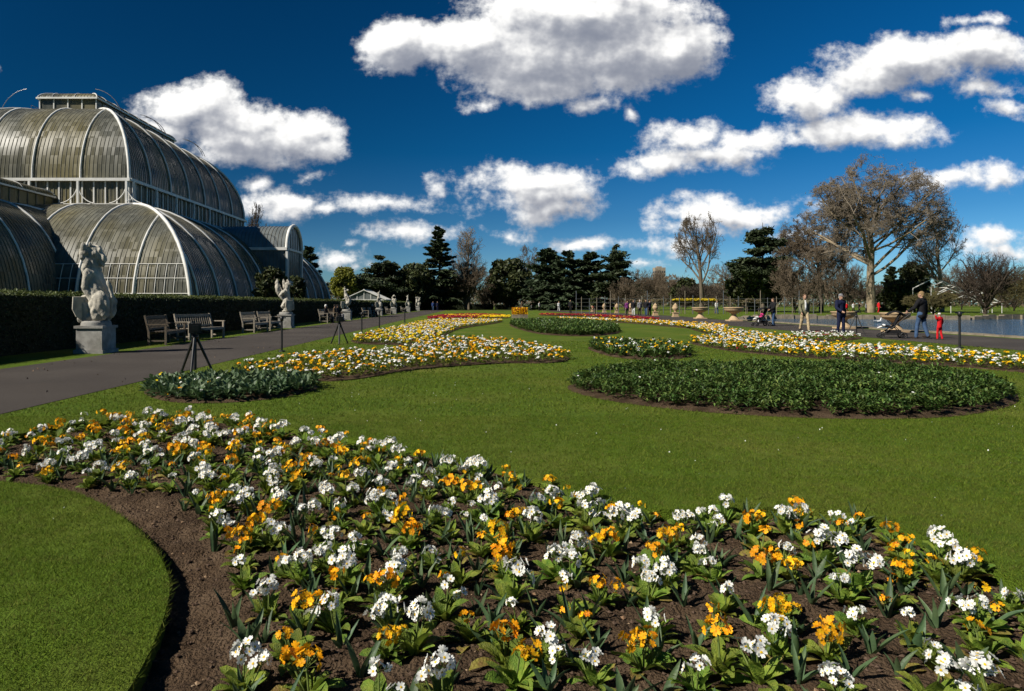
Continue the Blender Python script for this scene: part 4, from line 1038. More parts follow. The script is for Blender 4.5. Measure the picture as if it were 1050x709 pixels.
        for s in (-1, 1): b.cap((.02, .12*s, z+.3), (0, .12*s, z+.04), .07, .05); b.ell((-.05, .12*s, z+.04), (.16, .09, .05)); b.ell((.14, .2*s, z+.72), (.16, .07, .46), (.3, 'Y'))
        b.cap((.08, 0, z+.42), (-.06, 0, z+.92), .24, .22); b.cap((-.06, 0, z+.95), (-.2, 0, z+1.22), .15, .10); b.cap((-.2, 0, z+1.22), (-.05, 0, z+1.44), .09, .08)
        b.ell((.0, 0, z+1.46), (.14, .1, .1)); b.cap((.08, 0, z+1.45), (.28, 0, z+1.34), .06, .03); b.cap((.25, 0, z+.4), (.42, 0, z+.1), .13, .07)
    o = b.build('beast', M['stone'], root, 0.015, 1, 0.045)
    k = (h - .86) / 1.72; kx = .92 if form == 'lion' else .95; o.scale = (kx, kx, k); o.location = (0, 0, .86 * (1 - k))
    # heraldic shield held upright against the body
    sh = MB(); P = [(-.22, .62), (.22, .62), (.22, .28), (.12, .08), (0, 0), (-.12, .08), (-.22, .28)]
    n = len(P); V = [(x, 0, zz) for x, zz in P] + [(x, -.05, zz) for x, zz in P]
    sh.add([V[i] for i in range(n)] , [tuple(range(n))]); sh.add(V[n:], [tuple(range(n))[::-1]])
    sh.add(V, [(i, (i+1) % n, n+(i+1) % n, n+i) for i in range(n)])
    so = sh.build('shield', M['stone'], root); so.location = (-.30 if form != 'winged' else .18, -.24, .92); so.rotation_euler = (0.12, 0, 0.9)
    return root
statue('nearest stone beast at the left, a maned lion sitting upright with its head thrown back', 18.3, 'lion', 3.02)
statue('second stone beast along the hedge, with two raised wings, right of the pale benches', 36.9, 'winged', 2.78)
statue('third stone beast along the hedge, slender and curved, beside the people resting on benches', 54.6, 'slender', 2.72)
statue('fourth stone beast along the hedge, sitting upright with a narrow raised head', 73.5, 'narrow', 2.72)
statue('fifth stone beast along the hedge, a bird with folded wings and bent neck', 87, 'bird', 2.65)
statue('sixth stone beast along the hedge, slim and pale with a tall straight head', 106, 'narrow', 2.75)
statue('seventh stone beast along the hedge, winged and broad near the far end', 125, 'griffin', 2.65)
statue('last and farthest stone beast, next to the walkers at the far end of the path', 144, 'bull', 2.7)

# ------------------------------------------------------------------ benches, posts, stands
def make_bench(label, m, Y, rz=0.0, X=-10.35, Ln=1.95):
    root = thing('park_bench', label, 'bench', (X, Y, 0), rz, 'wooden benches along the hedge')   # faces +x, length along y
    s = MB()
    for x in np.linspace(-.20, .26, 6): s.bar((x, -Ln/2+.03, .435), (x, Ln/2-.03, .435), .07, .022, up=(0,0,1))
    s.bar((.29, -Ln/2, .39), (.29, Ln/2, .39), .03, .08); s.bar((-.22, -Ln/2, .39), (-.22, Ln/2, .39), .03, .08); s.build('seat', m, root)
    bk = MB()
    for z0, w in ((.52, .06), (.90, .10)):
        x = -.25 - (z0 - .45) * .24; bk.bar((x, -Ln/2, z0), (x, Ln/2, z0), .035, w)
    for y in np.linspace(-Ln/2+.12, Ln/2-.12, 15): bk.bar((-.268, y, .52), (-.352, y, .88), .045, .014, up=(1,0,.2))
    bk.build('backrest', m, root)
    for sy in (-1, 1):
        y = sy * (Ln/2)
        l = MB(); l.bar((-.23, y, 0), (-.235, y, .44), .065, .065, up=(1,0,0)); l.bar((-.235, y, .43), (-.36, y, .97), .065, .055, up=(1,0,.2)); l.build('leg', m, root)
        l = MB(); l.bar((.29, y, 0), (.29, y, .66), .065, .065, up=(1,0,0)); l.build('leg', m, root)
        a = MB(); a.bar((-.30, y, .67), (.36, y, .675), .075, .035); a.build('armrest', m, root); a = MB(); a.bar((-.22, y, .14), (.28, y, .14), .035, .05); a.build('stretcher', m, root)
    return root
for i, (Y, m, lab, rz) in enumerate([
    (22.5, 'wood_shaded', 'shade-toned brown wooden bench, nearest one, right of the first stone beast', 0.12), (25.3, 'wood_grey', 'pale silvery wooden bench touching the dark nearest bench', -0.28),
    (31.6, 'wood_grey', 'pale wooden bench, first of the pair left of the winged stone beast', 0.0), (34.0, 'wood_grey', 'pale wooden bench directly beside the winged stone beast', 0.0),
    (47.0, 'wood_grey', 'wooden bench on which a white-haired person sits', 0.0), (50.2, 'wood_shaded', 'shaded bench right of the seated white-haired person', 0.0),
    (65.0, 'wood_grey', 'bench left of the fourth stone beast', 0.0), (68.6, 'wood_grey', 'bench close beside the fourth stone beast', 0.0),
    (82.0, 'wood_grey', 'far bench just before the bird-shaped stone beast', 0.0), (99.0, 'wood_grey', 'farthest bench, before the sixth stone beast', 0.0)]):
    make_bench(lab, M[m], Y, rz)

def garden_stand(label, px, py, h, X=None, box=True):
    x, y = gp(px, py)
    root = thing('tripod_stand', label, 'tripod stand', (x, y, 0), 0.4)
    top = h * 0.70
    for k in range(3):
        a = k * 2*math.pi/3 + 0.3; l = MB(); l.poly([(h*.34*math.cos(a), h*.34*math.sin(a), 0), (.03*math.cos(a), .03*math.sin(a), top)], .024, 6, r1=.03); l.build('leg', M['black'], root)
    c = MB(); c.poly([(0, 0, h*0.10), (0, 0, h*0.78)], .03, 8); c.lathe([(0, -.03), (.06, -.03), (.06, .05), (0, .05)], 12, c=(0,0,top)); c.build('column', M['black'], root)
    if box:
        b = MB(); b.box((-.11, -.08, h*.78), (.11, .08, h*.96)); b.box((-.06, -.13, h*.82), (.06, -.08, h*.92)); b.poly([(-.02, .0, h*.96), (-.02, 0, h)], .02, 6); b.poly([(.1, 0, h*.85), (.25, .05, h*.80)], .012, 5); b.build('head', M['black'], root)
    return root
garden_stand('black tripod stand with a box head at the lawn edge, nearest left', 200, 385, 1.02)
garden_stand('black tripod stand on the path edge, farther from the camera, before the seated people', 348, 353, 0.95)
def thin_post(label, px, py, h, r=.028):
    x, y = gp(px, py)
    root = thing('sprinkler_post', label, 'post', (x, y, 0), 0)
    p = MB(); p.poly([(0,0,-.05), (0,0,h*.88)], r, 8); p.lathe([(0,.0),(.10,.0),(.09,.03),(.035,.05),(0,.05)], 14); p.build('pole', M['black'], root)
    q = MB(); q.lathe([(0, h*.86), (r*1.6, h*.86), (r*1.9, h*.93), (r*1.2, h), (0, h)], 10); q.bar((-r*4, 0, h*.95), (r*4, 0, h*.95), r*1.1, r*1.1); q.build('nozzle', M['black'], root)
thin_post('thin black post at the path edge in front of the winged stone beast', 289, 361, 1.0)
thin_post('thin black post by the pond path at the far right', 984, 357, 1.12, .032)
thin_post('thin black post at the path edge before the fourth stone beast', 371, 345, 1.0)
thin_post('far thin black post on the left path edge, beyond the yellow bed', 389, 337, 1.0, .035)
thin_post('farthest thin black post on the left path edge', 415, 331, 1.0, .04)

# ------------------------------------------------------------------ urns on the pond terrace
def urn(label, X, Y, form, flowers=None, k=1.0):
    root = thing('stone_urn', label, 'urn', (X, Y, 0), 0, 'stone urns along the pond terrace')
    p = MB()
    if form == 'tazza':
        p.box((-.42,-.42,0), (.42,.42,.09)); p.lathe([(.36,.09),(.30,.17),(.20,.30),(.15,.42),(.17,.50),(.22,.53)], 20); p.build('foot', M['sand'], root)
        b = MB(); b.lathe([(.0,.53),(.22,.53),(.40,.60),(.58,.70),(.62,.74),(.62,.86),(.66,.88),(.66,.92),(.58,.93),(.55,.86),(0,.84)], 26); b.build('bowl', M['sand'], root)
        zt, rt = .88, .5
    else:
        p.box((-.30,-.30,0), (.30,.30,.10)); p.box((-.24,-.24,.10), (.24,.24,.42)); p.box((-.29,-.29,.42), (.29,.29,.48)); p.build('foot', M['sand'], root)
        b = MB(); b.lathe([(0,.48),(.16,.48),(.10,.56),(.12,.62),(.26,.74),(.32,.90),(.30,1.02),(.22,1.10),(.26,1.14),(.24,1.18),(.12,1.24),(.08,1.34),(.03,1.40),(0,1.42)], 20); b.build('bowl', M['sand'], root)
        zt = None
    if flowers and zt:
        r = np.random.default_rng(int(Y)); n = 260; a = r.uniform(0, 6.28, n); q = rt * np.sqrt(r.uniform(0, 1, n))
        c = np.stack([q*np.cos(a), q*np.sin(a), zt + r.uniform(0, .16, n)*(1.2 - q/rt)], 1)
        f = MB(); f.add(*leaf_quads(c, .05, r, .5, .8), r.integers(0, 2, n)); f.build('flowers', [M[flowers], M['prim']], root)
    root.scale = (k, k, k)
urn('broad stone bowl urn with red flowers between the two walkers by the pond', 20.0, 35.9, 'tazza', 'petal_red')
urn('broad stone bowl urn on the terrace directly behind the black pushchair', 19.9, 31.4, 'tazza')
urn('broad stone bowl urn on the terrace, right one of two left of the cedar', 20.1, 51.3, 'tazza', None, 1.15)
urn('smaller looking broad bowl urn on the terrace, left of the other bowl', 20.2, 59.2, 'tazza', None, 1.1)
urn('lidded stone urn on the terrace below the slender bare tree', 20.3, 66.8, 'lidded')
urn('lidded stone urn on the terrace right of the jeans-wearing stroller group', 20.2, 73.8, 'lidded')
for i, (px, Y) in enumerate(((648, 84), (634, 92), (621, 100), (609, 108))):
    urn(('far lidded urn just left of the purple coat', 'second far lidded urn left of the purple coat', 'third far lidded urn left of the purple coat', 'farthest lidded urn, beside the small round-headed tree')[i], X_at(px, Y) - .2, Y, 'lidded')

# ------------------------------------------------------------------ post-and-wire rose screen beyond the terrace, yellow hedge, far trough
def screen():
    r = np.random.default_rng(17)
    A, B = np.array((13.2, 86.0)), np.array((44, 84.0))
    root = thing('post_fence', 'pale post and wire screen of tall thin posts behind the urns', 'fence', (*A, 0))
    wire = MB(); n = 34
    for k in range(n):
        p = (B - A) * (k + r.uniform(-.2, .2)) / (n - 1); h = r.uniform(1.9, 2.5) if k % 5 else 3.0
        m = MB(); m.poly([(*p, -.1), (p[0], p[1], h)], .05, 6, r1=.042); m.build('post', M['kerb'] if k % 2 else M['steel'], root)
    for z in (.55, 1.0, 1.5, 1.95): wire.segs([(0, 0, z)], [(*(B - A), z)], .018, .018, 4)
    wire.build('wire', M['steel'], root)
screen()
def clump(name, label, x0, x1, y0, y1, h0, h1, mats, n, size, cat, seed):
    r = np.random.default_rng(seed); mb = MB(); cx_, cy2 = (x0+x1)/2, (y0+y1)/2
    c = np.stack([r.uniform(x0, x1, n)-cx_, r.uniform(y0, y1, n)-cy2, r.uniform(h0, h1, n)], 1)
    c[:, 2] += 0.25 * (vnoise(c[:, :2]*1.3 + 50, 3) - .5); mb.add(*leaf_quads(c, size, r, 0, .7), r.integers(0, len(mats), n))
    o = mb.build(name, mats); o.location = (cx_, cy2, 0); tag(o, label, cat); return o
def yellow_hedge():
    o = clump('flowering_hedge', 'thin brown raised hedge band with a strip of yellow blossom behind the post screen', 20.5, 39, 90, 90.7, 1.45, 1.95, [M['twig'], M['twig_olive']], 2600, .10, 'hedge', 5)
    r = np.random.default_rng(4); n = 1000; c = np.stack([r.uniform(-2.7, 3.2, n), r.uniform(-.5, .35, n), r.uniform(1.78, 2.02, n)], 1); mb = MB(); mb.add(*leaf_quads(c, .085, r, 0, .8)); mb.build('blossom', M['petal_lemon'], o)
    for x in np.linspace(-9, 9, 13): MB().poly([(x, 0, -.1), (x, 0, 1.7)], .05, 6).build('stem', M['bark'], o)
yellow_hedge()
def far_trough():
    x, y = gp(533, 326.5); root = thing('flower_trough', 'small box planted with upright yellow and orange flowers at the far lawn', 'flower box', (x, y, 0))
    w = 16 * y / F; h = 11 * y / F
    b = MB(); b.box((-w/2, -.4, 0), (w/2, .4, h*.35)); b.build('box', M['kerb'], root)
    r = np.random.default_rng(9); n = 2200; c = np.stack([r.uniform(-w/2, w/2, n), r.uniform(-.4, .4, n), r.uniform(h*.25, h, n)], 1)
    mats = np.where((np.sin((c[:, 0]/w*2*math.pi*6)) > .75), 1, 0); f = MB(); f.add(*leaf_quads(c, .055, r, .2, .7), mats); f.build('flowers', [M['petal_yellow'], M['petal_red']], root)
far_trough()

# ------------------------------------------------------------------ people
def cmat(name, c, rough=.85): return mat(name, c, tuple(x*.75 for x in c), rough, 9, 4, 0.15, 40, spec=.15)
SKIN = cmat('skin', (.50, .30, .21), .6); SHOE = cmat('shoe_leather', (.03, .022, .018), .5)
CL = {k: cmat(k + '_cloth', c) for k, c in dict(olive=(.17, .165, .10), white=(.72, .72, .70), khaki=(.46, .36, .22), navy=(.012, .016, .045), black=(.014, .014, .016), jeans=(.055, .10, .19), red=(.58, .015, .02), purple=(.22, .05, .20), grey=(.22, .22, .23), pink=(.62, .06, .22), brown=(.10, .07, .045), blue=(.03, .06, .18), paleblue=(.30, .38, .48)).items()}
HAIR = {k: cmat(k + '_hair', c) for k, c in dict(grey=(.42, .41, .40), dark=(.02, .015, .012), brown=(.10, .06, .035), white=(.68, .67, .64), fair=(.30, .20, .10)).items()}
def person(label, xy, face, h=1.75, top='black', legs='jeans', hair='dark', pose=None, near=False, jacket_len=0.0, shirt=None, cap=None, z=0.0, group=None, bare=False, sit=False):
    """face: heading in degrees the figure looks at, 0 = away from the camera (+y), 90 = to the left"""
    root = thing('person', label, 'person', (xy[0], xy[1], z), math.radians(face), group)
    J = dict(pelvis=(0,0,.95), chest=(0,.0,1.28), neck=(0,-.01,1.50), head=(0,.02,1.635))
    st = (pose or {}).get('stride', .12)
    for s, n in ((-1, 'l'), (1, 'r')):
        f = st * (1 if n == 'l' else -1)
        J['hip'+n] = (.09*s, 0, .92); J['knee'+n] = (.095*s, .55*f+.03, .50); J['ank'+n] = (.10*s, f - (.03 if f < 0 else 0), .085 + (.05 if f < -.1 else 0))
        J['sho'+n] = (.185*s, -.01, 1.43); J['elb'+n] = (.235*s, -.05 - f*.35, 1.14); J['wri'+n] = (.235*s, .04 - f*.7, .90)
    if sit:
        J = {k: (v[0], v[1], v[2]-.45) for k, v in J.items()}
        for s, n in ((-1, 'l'), (1, 'r')):
            J['hip'+n] = (.09*s, 0, .50); J['knee'+n] = (.11*s, .42, .50); J['ank'+n] = (.11*s, .46, .08); J['elb'+n] = (.24*s, .02, .72); J['wri'+n] = (.14*s, .26, .60)
    for k, v in (pose or {}).items():
        if k in J: J[k] = v
    P = {k: np.array(v, float) for k, v in J.items()}
    vx = .014 if near else .022
    b = Blob()
    b.cap(P['pelvis']-(0.05,0,0), P['pelvis']+(0.05,0,0), .115, flat=.85, axis=(0,1,0)); b.cap(P['pelvis'], P['chest'], .125, .13, .8, (0,1,0)); b.cap(P['chest']-(.09,0,-.06), P['chest']+(.09,0,.06), .11, flat=.85, axis=(0,1,0))
    b.cap(P['chest']+(0,0,.08), P['neck'], .10, .055); b.cap(P['neck'], P['head'], .052, .06)
    hd = P['head']; b.ell(hd+(0,.0,.015), (.076, .095, .112)); b.ell(hd+(0,.035,-.06), (.052, .055, .055)); b.cap(hd+(0,.088,.015), hd+(0,.112,-.012), .012, .016)
    for s in (-1, 1): b.ell(hd+(.078*s, -.005, 0), (.012, .022, .032)); b.ell(hd+(.03*s, .078, .035), (.022, .014, .010))
    b.ell(hd+(0,.085,-.055), (.024, .010, .008))
    for n, s in (('l', -1), ('r', 1)):
        b.cap(P['hip'+n], P['knee'+n], .085, .058); b.cap(P['knee'+n], P['ank'+n], .056, .038)
        a = P['ank'+n]; b.cap(a+(0,-.03,-.045), a+(0,.15,-.055), .036, .03)
        b.cap(P['sho'+n], P['elb'+n], .052, .042); b.cap(P['elb'+n], P['wri'+n], .040, .028)
        w = P['wri'+n]; d = norm(w - P['elb'+n]); sd = norm(np.cross(d, (s*1.0, 0.01, 0))); b.cap(w, w+d*.075, .032, .036, .5, (1,0,0))
        for k, (o, ln) in enumerate(((-.03, .062), (-.010, .075), (.010, .070), (.03, .055))):
            p0 = w + d*.085 + sd*o; p1 = p0 + d*ln*.55; p2 = p1 + norm(d + np.array((-s*.7, .0, 0)))*ln*.5; b.cap(p0, p1, .0105, .010); b.cap(p1, p2, .010, .009)
        p0 = w + d*.03 + sd*.03; b.cap(p0, p0 + norm(d + sd*.9)*.05, .013, .011)
    b.build('body', SKIN, root, .012 if near else .018, 2)
    # clothes follow the body a little outside it
    t = Blob(); g = .022; hem = P['pelvis'] - np.array((0,0,.06 + jacket_len)) if not sit else P['pelvis']
    t.cap(hem-(.055,0,0), hem+(.055,0,0), .115+g, flat=.88, axis=(0,1,0)); t.cap(hem, P['chest'], .135+g, .135+g, .85, (0,1,0)); t.cap(P['chest']-(.10,0,-.07), P['chest']+(.10,0,.07), .115+g, flat=.88, axis=(0,1,0)); t.cap(P['chest']+(0,0,.09), P['neck']-(0,0,.02), .10+g, .062+g*.5)
    for n in 'lr': t.cap(P['sho'+n], P['elb'+n], .058+g, .047+g); t.cap(P['elb'+n], P['elb'+n]+(P['wri'+n]-P['elb'+n])*.93, .047+g, .036+g*.8)
    jk = t.build('jacket', CL[top], root, vx, 3, .012)
    if shirt:
        q = MB(); ch = P['chest']; r0 = .155
        V = []
        for zz, hw in ((.19, .030), (.10, .045), (0, .05), (-.15, .045), (-.30, .055)):
            for x in (-hw, hw): V.append((x, .142 if zz < .1 else .12 if zz < .15 else .075, ch[2]+zz))
        q.add(V, [(2*i, 2*i+1, 2*i+3, 2*i+2) for i in range(4)], 0, True); so = q.build('shirt', CL[shirt], root)
        md = so.modifiers.new('t', 'SOLIDIFY'); md.thickness = .02
    t = Blob()
    t.cap(P['pelvis']-(.05,0,.01), P['pelvis']+(.05,0,-.01), .128, flat=.88, axis=(0,1,0))
    for n in 'lr': t.cap(P['hip'+n], P['knee'+n], .098, .074); t.cap(P['knee'+n], P['ank'+n]-(0,0,.02), .072, .062)
    t.build('trousers', CL[legs], root, vx, 3, .012)
    t = Blob()
    for n in 'lr': a = P['ank'+n]; t.cap(a+(0,-.035,-.035), a+(0,-.03,-.045), .046); t.cap(a+(0,-.02,-.05), a+(0,.165,-.055), .045, .036)
    t.build('shoes', SHOE, root, vx, 2)
    t = Blob()
    t.ell(hd+(0,-.016,.040), (.086, .097, .102)); t.ell(hd+(0,-.06,-.01), (.070, .055, .085))
    ho = t.build('hair', HAIR[hair], root, vx, 1, .015)
    if cap:
        c = MB(); c.lathe([(.094, .03), (.096, .06), (.085, .11), (.05, .138), (0, .146)], 16, c=tuple(hd+(0,-.01,0))); c.add([hd+(-.07,.07,.045), hd+(.07,.07,.045), hd+(.06,.16,.03), hd+(-.06,.16,.03)], [(0,1,2,3)]); co = c.build('cap', CL[cap], root)
        md = co.modifiers.new('t', 'SOLIDIFY'); md.thickness = .008
    k = h / 1.75; root.scale = (k, k, k)
    return root

def stroller(label, x, y, face, canopy='grey', k=1.0):
    root = thing('pushchair', label, 'pushchair', (x, y, 0), math.radians(face))
    fr = MB()
    for s in (-.24, .24):
        fr.poly([(s, -.62, 1.02), (s, -.5, .92), (s, -.05, .48), (s, .40, .16)], .018, 6); fr.poly([(s, -.38, .16), (s, -.12, .45), (s, .12, .72)], .018, 6); fr.poly([(s, -.38, .16), (s, .40, .16)], .014, 6); fr.poly([(s, .02, .45), (s, .36, .52)], .014, 6)
    for p in ((-.62, 1.02), (.12, .72), (-.38, .16), (.40, .16), (.36, .52)): fr.poly([(-.24, p[0], p[1]), (.24, p[0], p[1])], .016, 6)
    fr.build('frame', M['black'], root)
    for sx in (-.27, .27):
        for yy, r in ((-.38, .13), (.40, .10)):
            for dx in (-.03, .03):
                w = MB(); t = np.linspace(0, 2*math.pi, 17); w.poly([(sx+dx, yy + (r-.02)*math.cos(a), r + (r-.02)*math.sin(a)) for a in t], .022, 6)
                for q in range(5): w.segs([(sx+dx, yy, r)], [(sx+dx, yy + (r-.02)*math.cos(q*1.257), r + (r-.02)*math.sin(q*1.257))], .007, .007, 4)
                w.build('wheel', M['black'], root)
    se = Blob(); se.cap((-.15, .05, .46), (.15, .05, .46), .06); se.cap((0, .02, .47), (0, .26, .50), .17, .16, .3, (0,0,1)); se.cap((0, -.06, .50), (0, -.26, .92), .17, .17, .3, (0,1,.5)); se.build('seat', CL['black'], root, .02, 2)
    ca = MB(); V = []
    n = 9
    for i in range(n):
        a = math.radians(40 + 105*i/(n-1))
        for x, q in ((-.25, .92), (-.20, 1.0), (0, 1.04), (.20, 1.0), (.25, .92)): V.append((x, -.12 + .42*q*math.cos(a), .68 + .42*q*math.sin(a)))
    ca.add(V, [(i*5+j, i*5+j+1, (i+1)*5+j+1, (i+1)*5+j) for i in range(n-1) for j in range(4)], 0, True); co = ca.build('canopy', CL[canopy], root); md = co.modifiers.new('t', 'SOLIDIFY'); md.thickness = .012
    bs = MB(); bs.box((-.2, -.3, .2), (.2, .2, .34)); bs.build('basket', CL['black'], root)
    ft = MB(); ft.bar((-.17, .34, .50), (-.12, .62, .30), .03, .2, up=(1,0,0)); 
    ap = Blob(); ap.cap((-.12, .28, .52), (.12, .28, .52), .06); ap.cap((0, .32, .50), (0, .44, .44), .13, .10, .35, (0,0,1)); ap.build('foot_apron', CL['white'], root, .02, 2)
    root.scale = (k, k, k); return root

def foot(px, py): return gp(px, py)
person('man walking towards the camera in an olive jacket, white shirt and khaki trousers', foot(825, 339.5), 178, 1.80, 'olive', 'khaki', 'brown', dict(stride=.22), True, .04, 'white')
person('man in a navy jacket and dark trousers with a grey cap, standing behind the tripod', foot(862, 343), 195, 1.76, 'navy', 'navy', 'grey', dict(stride=.05, elbr=(.27, .06, 1.15), wrir=(.20, .26, 1.02)), True, .02, None, 'grey')
person('man in a black jacket and blue jeans seen from behind, pushing the pushchair', foot(945, 347.5), 28, 1.80, 'black', 'jeans', 'fair', dict(stride=.14, elbl=(-.27, .10, 1.16), wril=(-.23, .34, 1.02), elbr=(.28, .0, 1.16), wrir=(.34, .02, .92)), True, .05)
person('small child in a bright red snowsuit and white hat holding the man\'s hand', foot(963.5, 348.4), 20, 0.99, 'red', 'red', 'fair', dict(stride=.08, elbl=(-.27, .0, 1.38), wril=(-.36, .02, 1.58)), True, .06, None, 'white')
ad = foot(945, 347.5)
stroller('black pushchair with a small white foot apron, by the man in black', ad[0]-.90, ad[1]+.40, 68, 'black', .95)
person('person in dark top and jeans holding a pushchair, left of the olive jacket man', foot(793, 334.5), 100, 1.66, 'black', 'jeans', 'brown', dict(stride=.1, elbl=(-.24, .12, 1.16), wril=(-.2, .36, 1.05), elbr=(.24, .12, 1.16), wrir=(.2, .36, 1.05)), True)
fx = foot(785, 334.5)
stroller('dark pushchair carrying a child in pink, left of the olive jacket man', fx[0]-.25, fx[1], 95, 'black', 1.0)
person('small child in pink leaning out of the dark pushchair', (fx[0]-.22, fx[1]), 95, 0.95, 'pink', 'white', 'fair', None, False, 0, None, None, .22, None, False, True)
x, y = foot(878, 344.5)
tr = thing('camera_tripod', 'black camera tripod standing at the legs of the navy jacket man', 'tripod', (x, y, 0), .5)
for k in range(3):
    a = k*2.0944 + .5; l = MB(); l.poly([(.40*math.cos(a), .40*math.sin(a), 0), (.04*math.cos(a), .04*math.sin(a), .82)], .018, 6, r1=.024); l.build('leg', M['black'], tr)
l = MB(); l.poly([(0,0,.2), (0,0,.98)], .02, 8); l.lathe([(0,.78),(.06,.78),(.06,.86),(0,.88)], 12); l.build('column', M['black'], tr)
l = MB(); l.lathe([(0,.98),(.05,.98),(.06,1.03),(.03,1.07),(0,1.07)], 12); l.bar((0,0,1.02), (.22,-.1,.95), .02, .02); l.build('head', M['black'], tr)
T0 = 75.0
for i, (px, Yf, top, legs, hair, fc, hh, lab) in enumerate([
    (643, 76, 'purple', 'black', 'dark', 200, 1.66, 'person in a purple coat, leftmost of the far group by the urns'), (649.5, 75, 'black', 'white', 'dark', 170, 1.72, 'person in a dark coat and pale trousers next to the purple coat'),
    (656, 75, 'grey', 'black', 'grey', 190, 1.74, 'person in grey in the middle of the far group by the urns'), (662.5, 74, 'black', 'jeans', 'brown', 150, 1.76, 'person in black and blue jeans in the far group'),
    (666, 74.5, 'navy', 'black', 'dark', 210, 1.70, 'rightmost person of the far group by the urns, in navy'),
    (444, 128, 'blue', 'jeans', 'dark', 180, 1.75, 'walker in blue at the far end of the path, beside the last beast'), (448.5, 126, 'navy', 'navy', 'brown', 190, 1.72, 'walker in dark navy at the far end of the path'),
    (457, 140, 'red', 'jeans', 'dark', 10, 1.65, 'far walker in red before the far hedge'), (461, 141, 'blue', 'black', 'dark', 10, 1.72, 'far walker in blue before the far hedge'),
    (585, 92, 'black', 'black', 'dark', 160, 1.85, 'person all in black standing alone on the far lawn'), (609, 105, 'red', 'black', 'fair', 120, 1.6, 'person in red by the small round-headed tree'),
    (573, 118, 'white', 'white', 'fair', 200, 1.7, 'person in white before the dark spruces'), (553, 125, 'white', 'black', 'dark', 240, 1.7, 'person with a white top and black trousers near the flower box'), (545, 127, 'grey', 'black', 'dark', 240, 1.2, 'child in grey near the far flower box'), (535, 130, 'brown', 'khaki', 'dark', 180, 1.75, 'person in brown behind the yellow flower box'),
    (735, 88, 'white', 'blue', 'fair', 200, 1.7, 'person in white behind the post screen')]):
    person(lab, (X_at(px, Yf), Yf), fc, hh, top, legs, hair, dict(stride=.12 if i % 2 else .05))
for i, (px, Yf, top, lab) in enumerate([(868, 95, 'red', 'person in red on the far bank left of the plane trunk'), (875, 96, 'white', 'person in white on the far bank left of the plane trunk'), (881, 96, 'black', 'person in black on the far bank by the plane trunk'), (888, 95, 'grey', 'person in grey on the far bank under the plane'), (901, 94, 'red', 'person in bright red on the far bank right of the plane trunk')]):
    person(lab, (X_at(px, Yf), Yf), 180 + 20*i, 1.5 if i != 4 else 1.7, top, 'black' if i != 4 else 'red', 'dark', None)
for i, (Yf, top, legs, hair, lab) in enumerate([(46.6, 'black', 'black', 'white', 'white-haired person in black sitting on a bench by the third beast'), (49.6, 'brown', 'black', 'dark', 'person in brown sitting on the shaded bench, left one'), (50.6, 'black', 'grey', 'dark', 'person in black sitting on the shaded bench, right one'), (68.2, 'black', 'black', 'grey', 'person sitting on the bench beside the fourth beast')]):
    person(lab, (-10.30, Yf), -90, 1.72, top, legs, hair, None, False, 0, None, None, -.0, None, False, True)

# gulls on the pond
def gull(label, px, Y, dz):
    b = Blob(); b.cap((-.12, 0, .08), (.12, 0, .09), .07, .085); b.cap((-.2, 0, .1), (-.42, 0, .13), .05, .02); b.cap((.14, 0, .12), (.2, 0, .24), .045, .035); b.ell((.22, 0, .27), (.06, .045, .045)); b.cap((.27, 0, .265), (.34, 0, .25), .014, .008)
    o = b.build('gull', CL['white'], None, .014, 2); o.location = (X_at(px, Y), Y, -.34); o.rotation_euler = (0, 0, dz); o.scale = (1.5,)*3; tag(o, label, 'bird')
gull('white bird floating on the pond just left of the pushchair', 901, 58, .4)

# ------------------------------------------------------------------ flower beds
BEDS_PX = dict(
 tulip=[(150,403),(176,412),(232,413),(292,407),(324,398),(308,392),(260,391),(205,393),(166,396)],
 orange=[(242,383),(262,389),(300,391),(350,391),(388,386),(408,382),(455,377),(520,373),(560,373),(582,370),(578,365),(548,358),(505,352),(470,350),(436,354),(402,363),(350,366),(280,374)],
 yellow=[(361,349),(372,353),(400,354),(440,353),(470,338),(508,332),(512,329.5),(470,329.0),(440,330.0),(415,336),(388,342)],
 lemonstrip=[(455,325.2),(470,326.6),(517,326.6),(517,325.4),(470,324.6)],
 crimson=[(438,328.2),(462,328.0),(512,325.6),(514,324.4),(480,323.6),(452,325.2)],
 crimson2=[(556,324.0),(600,325.2),(640,328.0),(672,329.6),(674,328.8),(650,326.9),(604,324.4),(560,323.3)],
 strip=[(576,329),(640,331.5),(700,336.5),(740,340),(742,336),(700,332.5),(640,329.5),(578,327.6)],
 green=[(524,333),(545,341),(580,344.5),(618,344),(634,340),(620,334),(590,331),(550,330.5)],
 small=[(604,357),(620,364),(650,368.5),(690,368.5),(708,364),(694,357.5),(650,354),(620,353)],
 round=[(588,399),(620,409),(690,419),(800,427),(900,429),(985,425),(1036,412),(1020,398),(955,389),(850,384),(750,383),(660,386),(605,391)],
 right=[(706,351),(740,359),(790,364.5),(850,369),(920,373),(1000,378),(1075,384),(1110,378),(1040,371),(950,362),(880,358),(835,356),(815,350),(770,344),(735,338.5),(700,334.5),(722,342),(742,347)],
 tail=[(806,347),(830,350),(868,349.5),(884,347),(866,345),(830,344)])
BEDS = {k: spline(ground(v), 5, True) for k, v in BEDS_PX.items()}
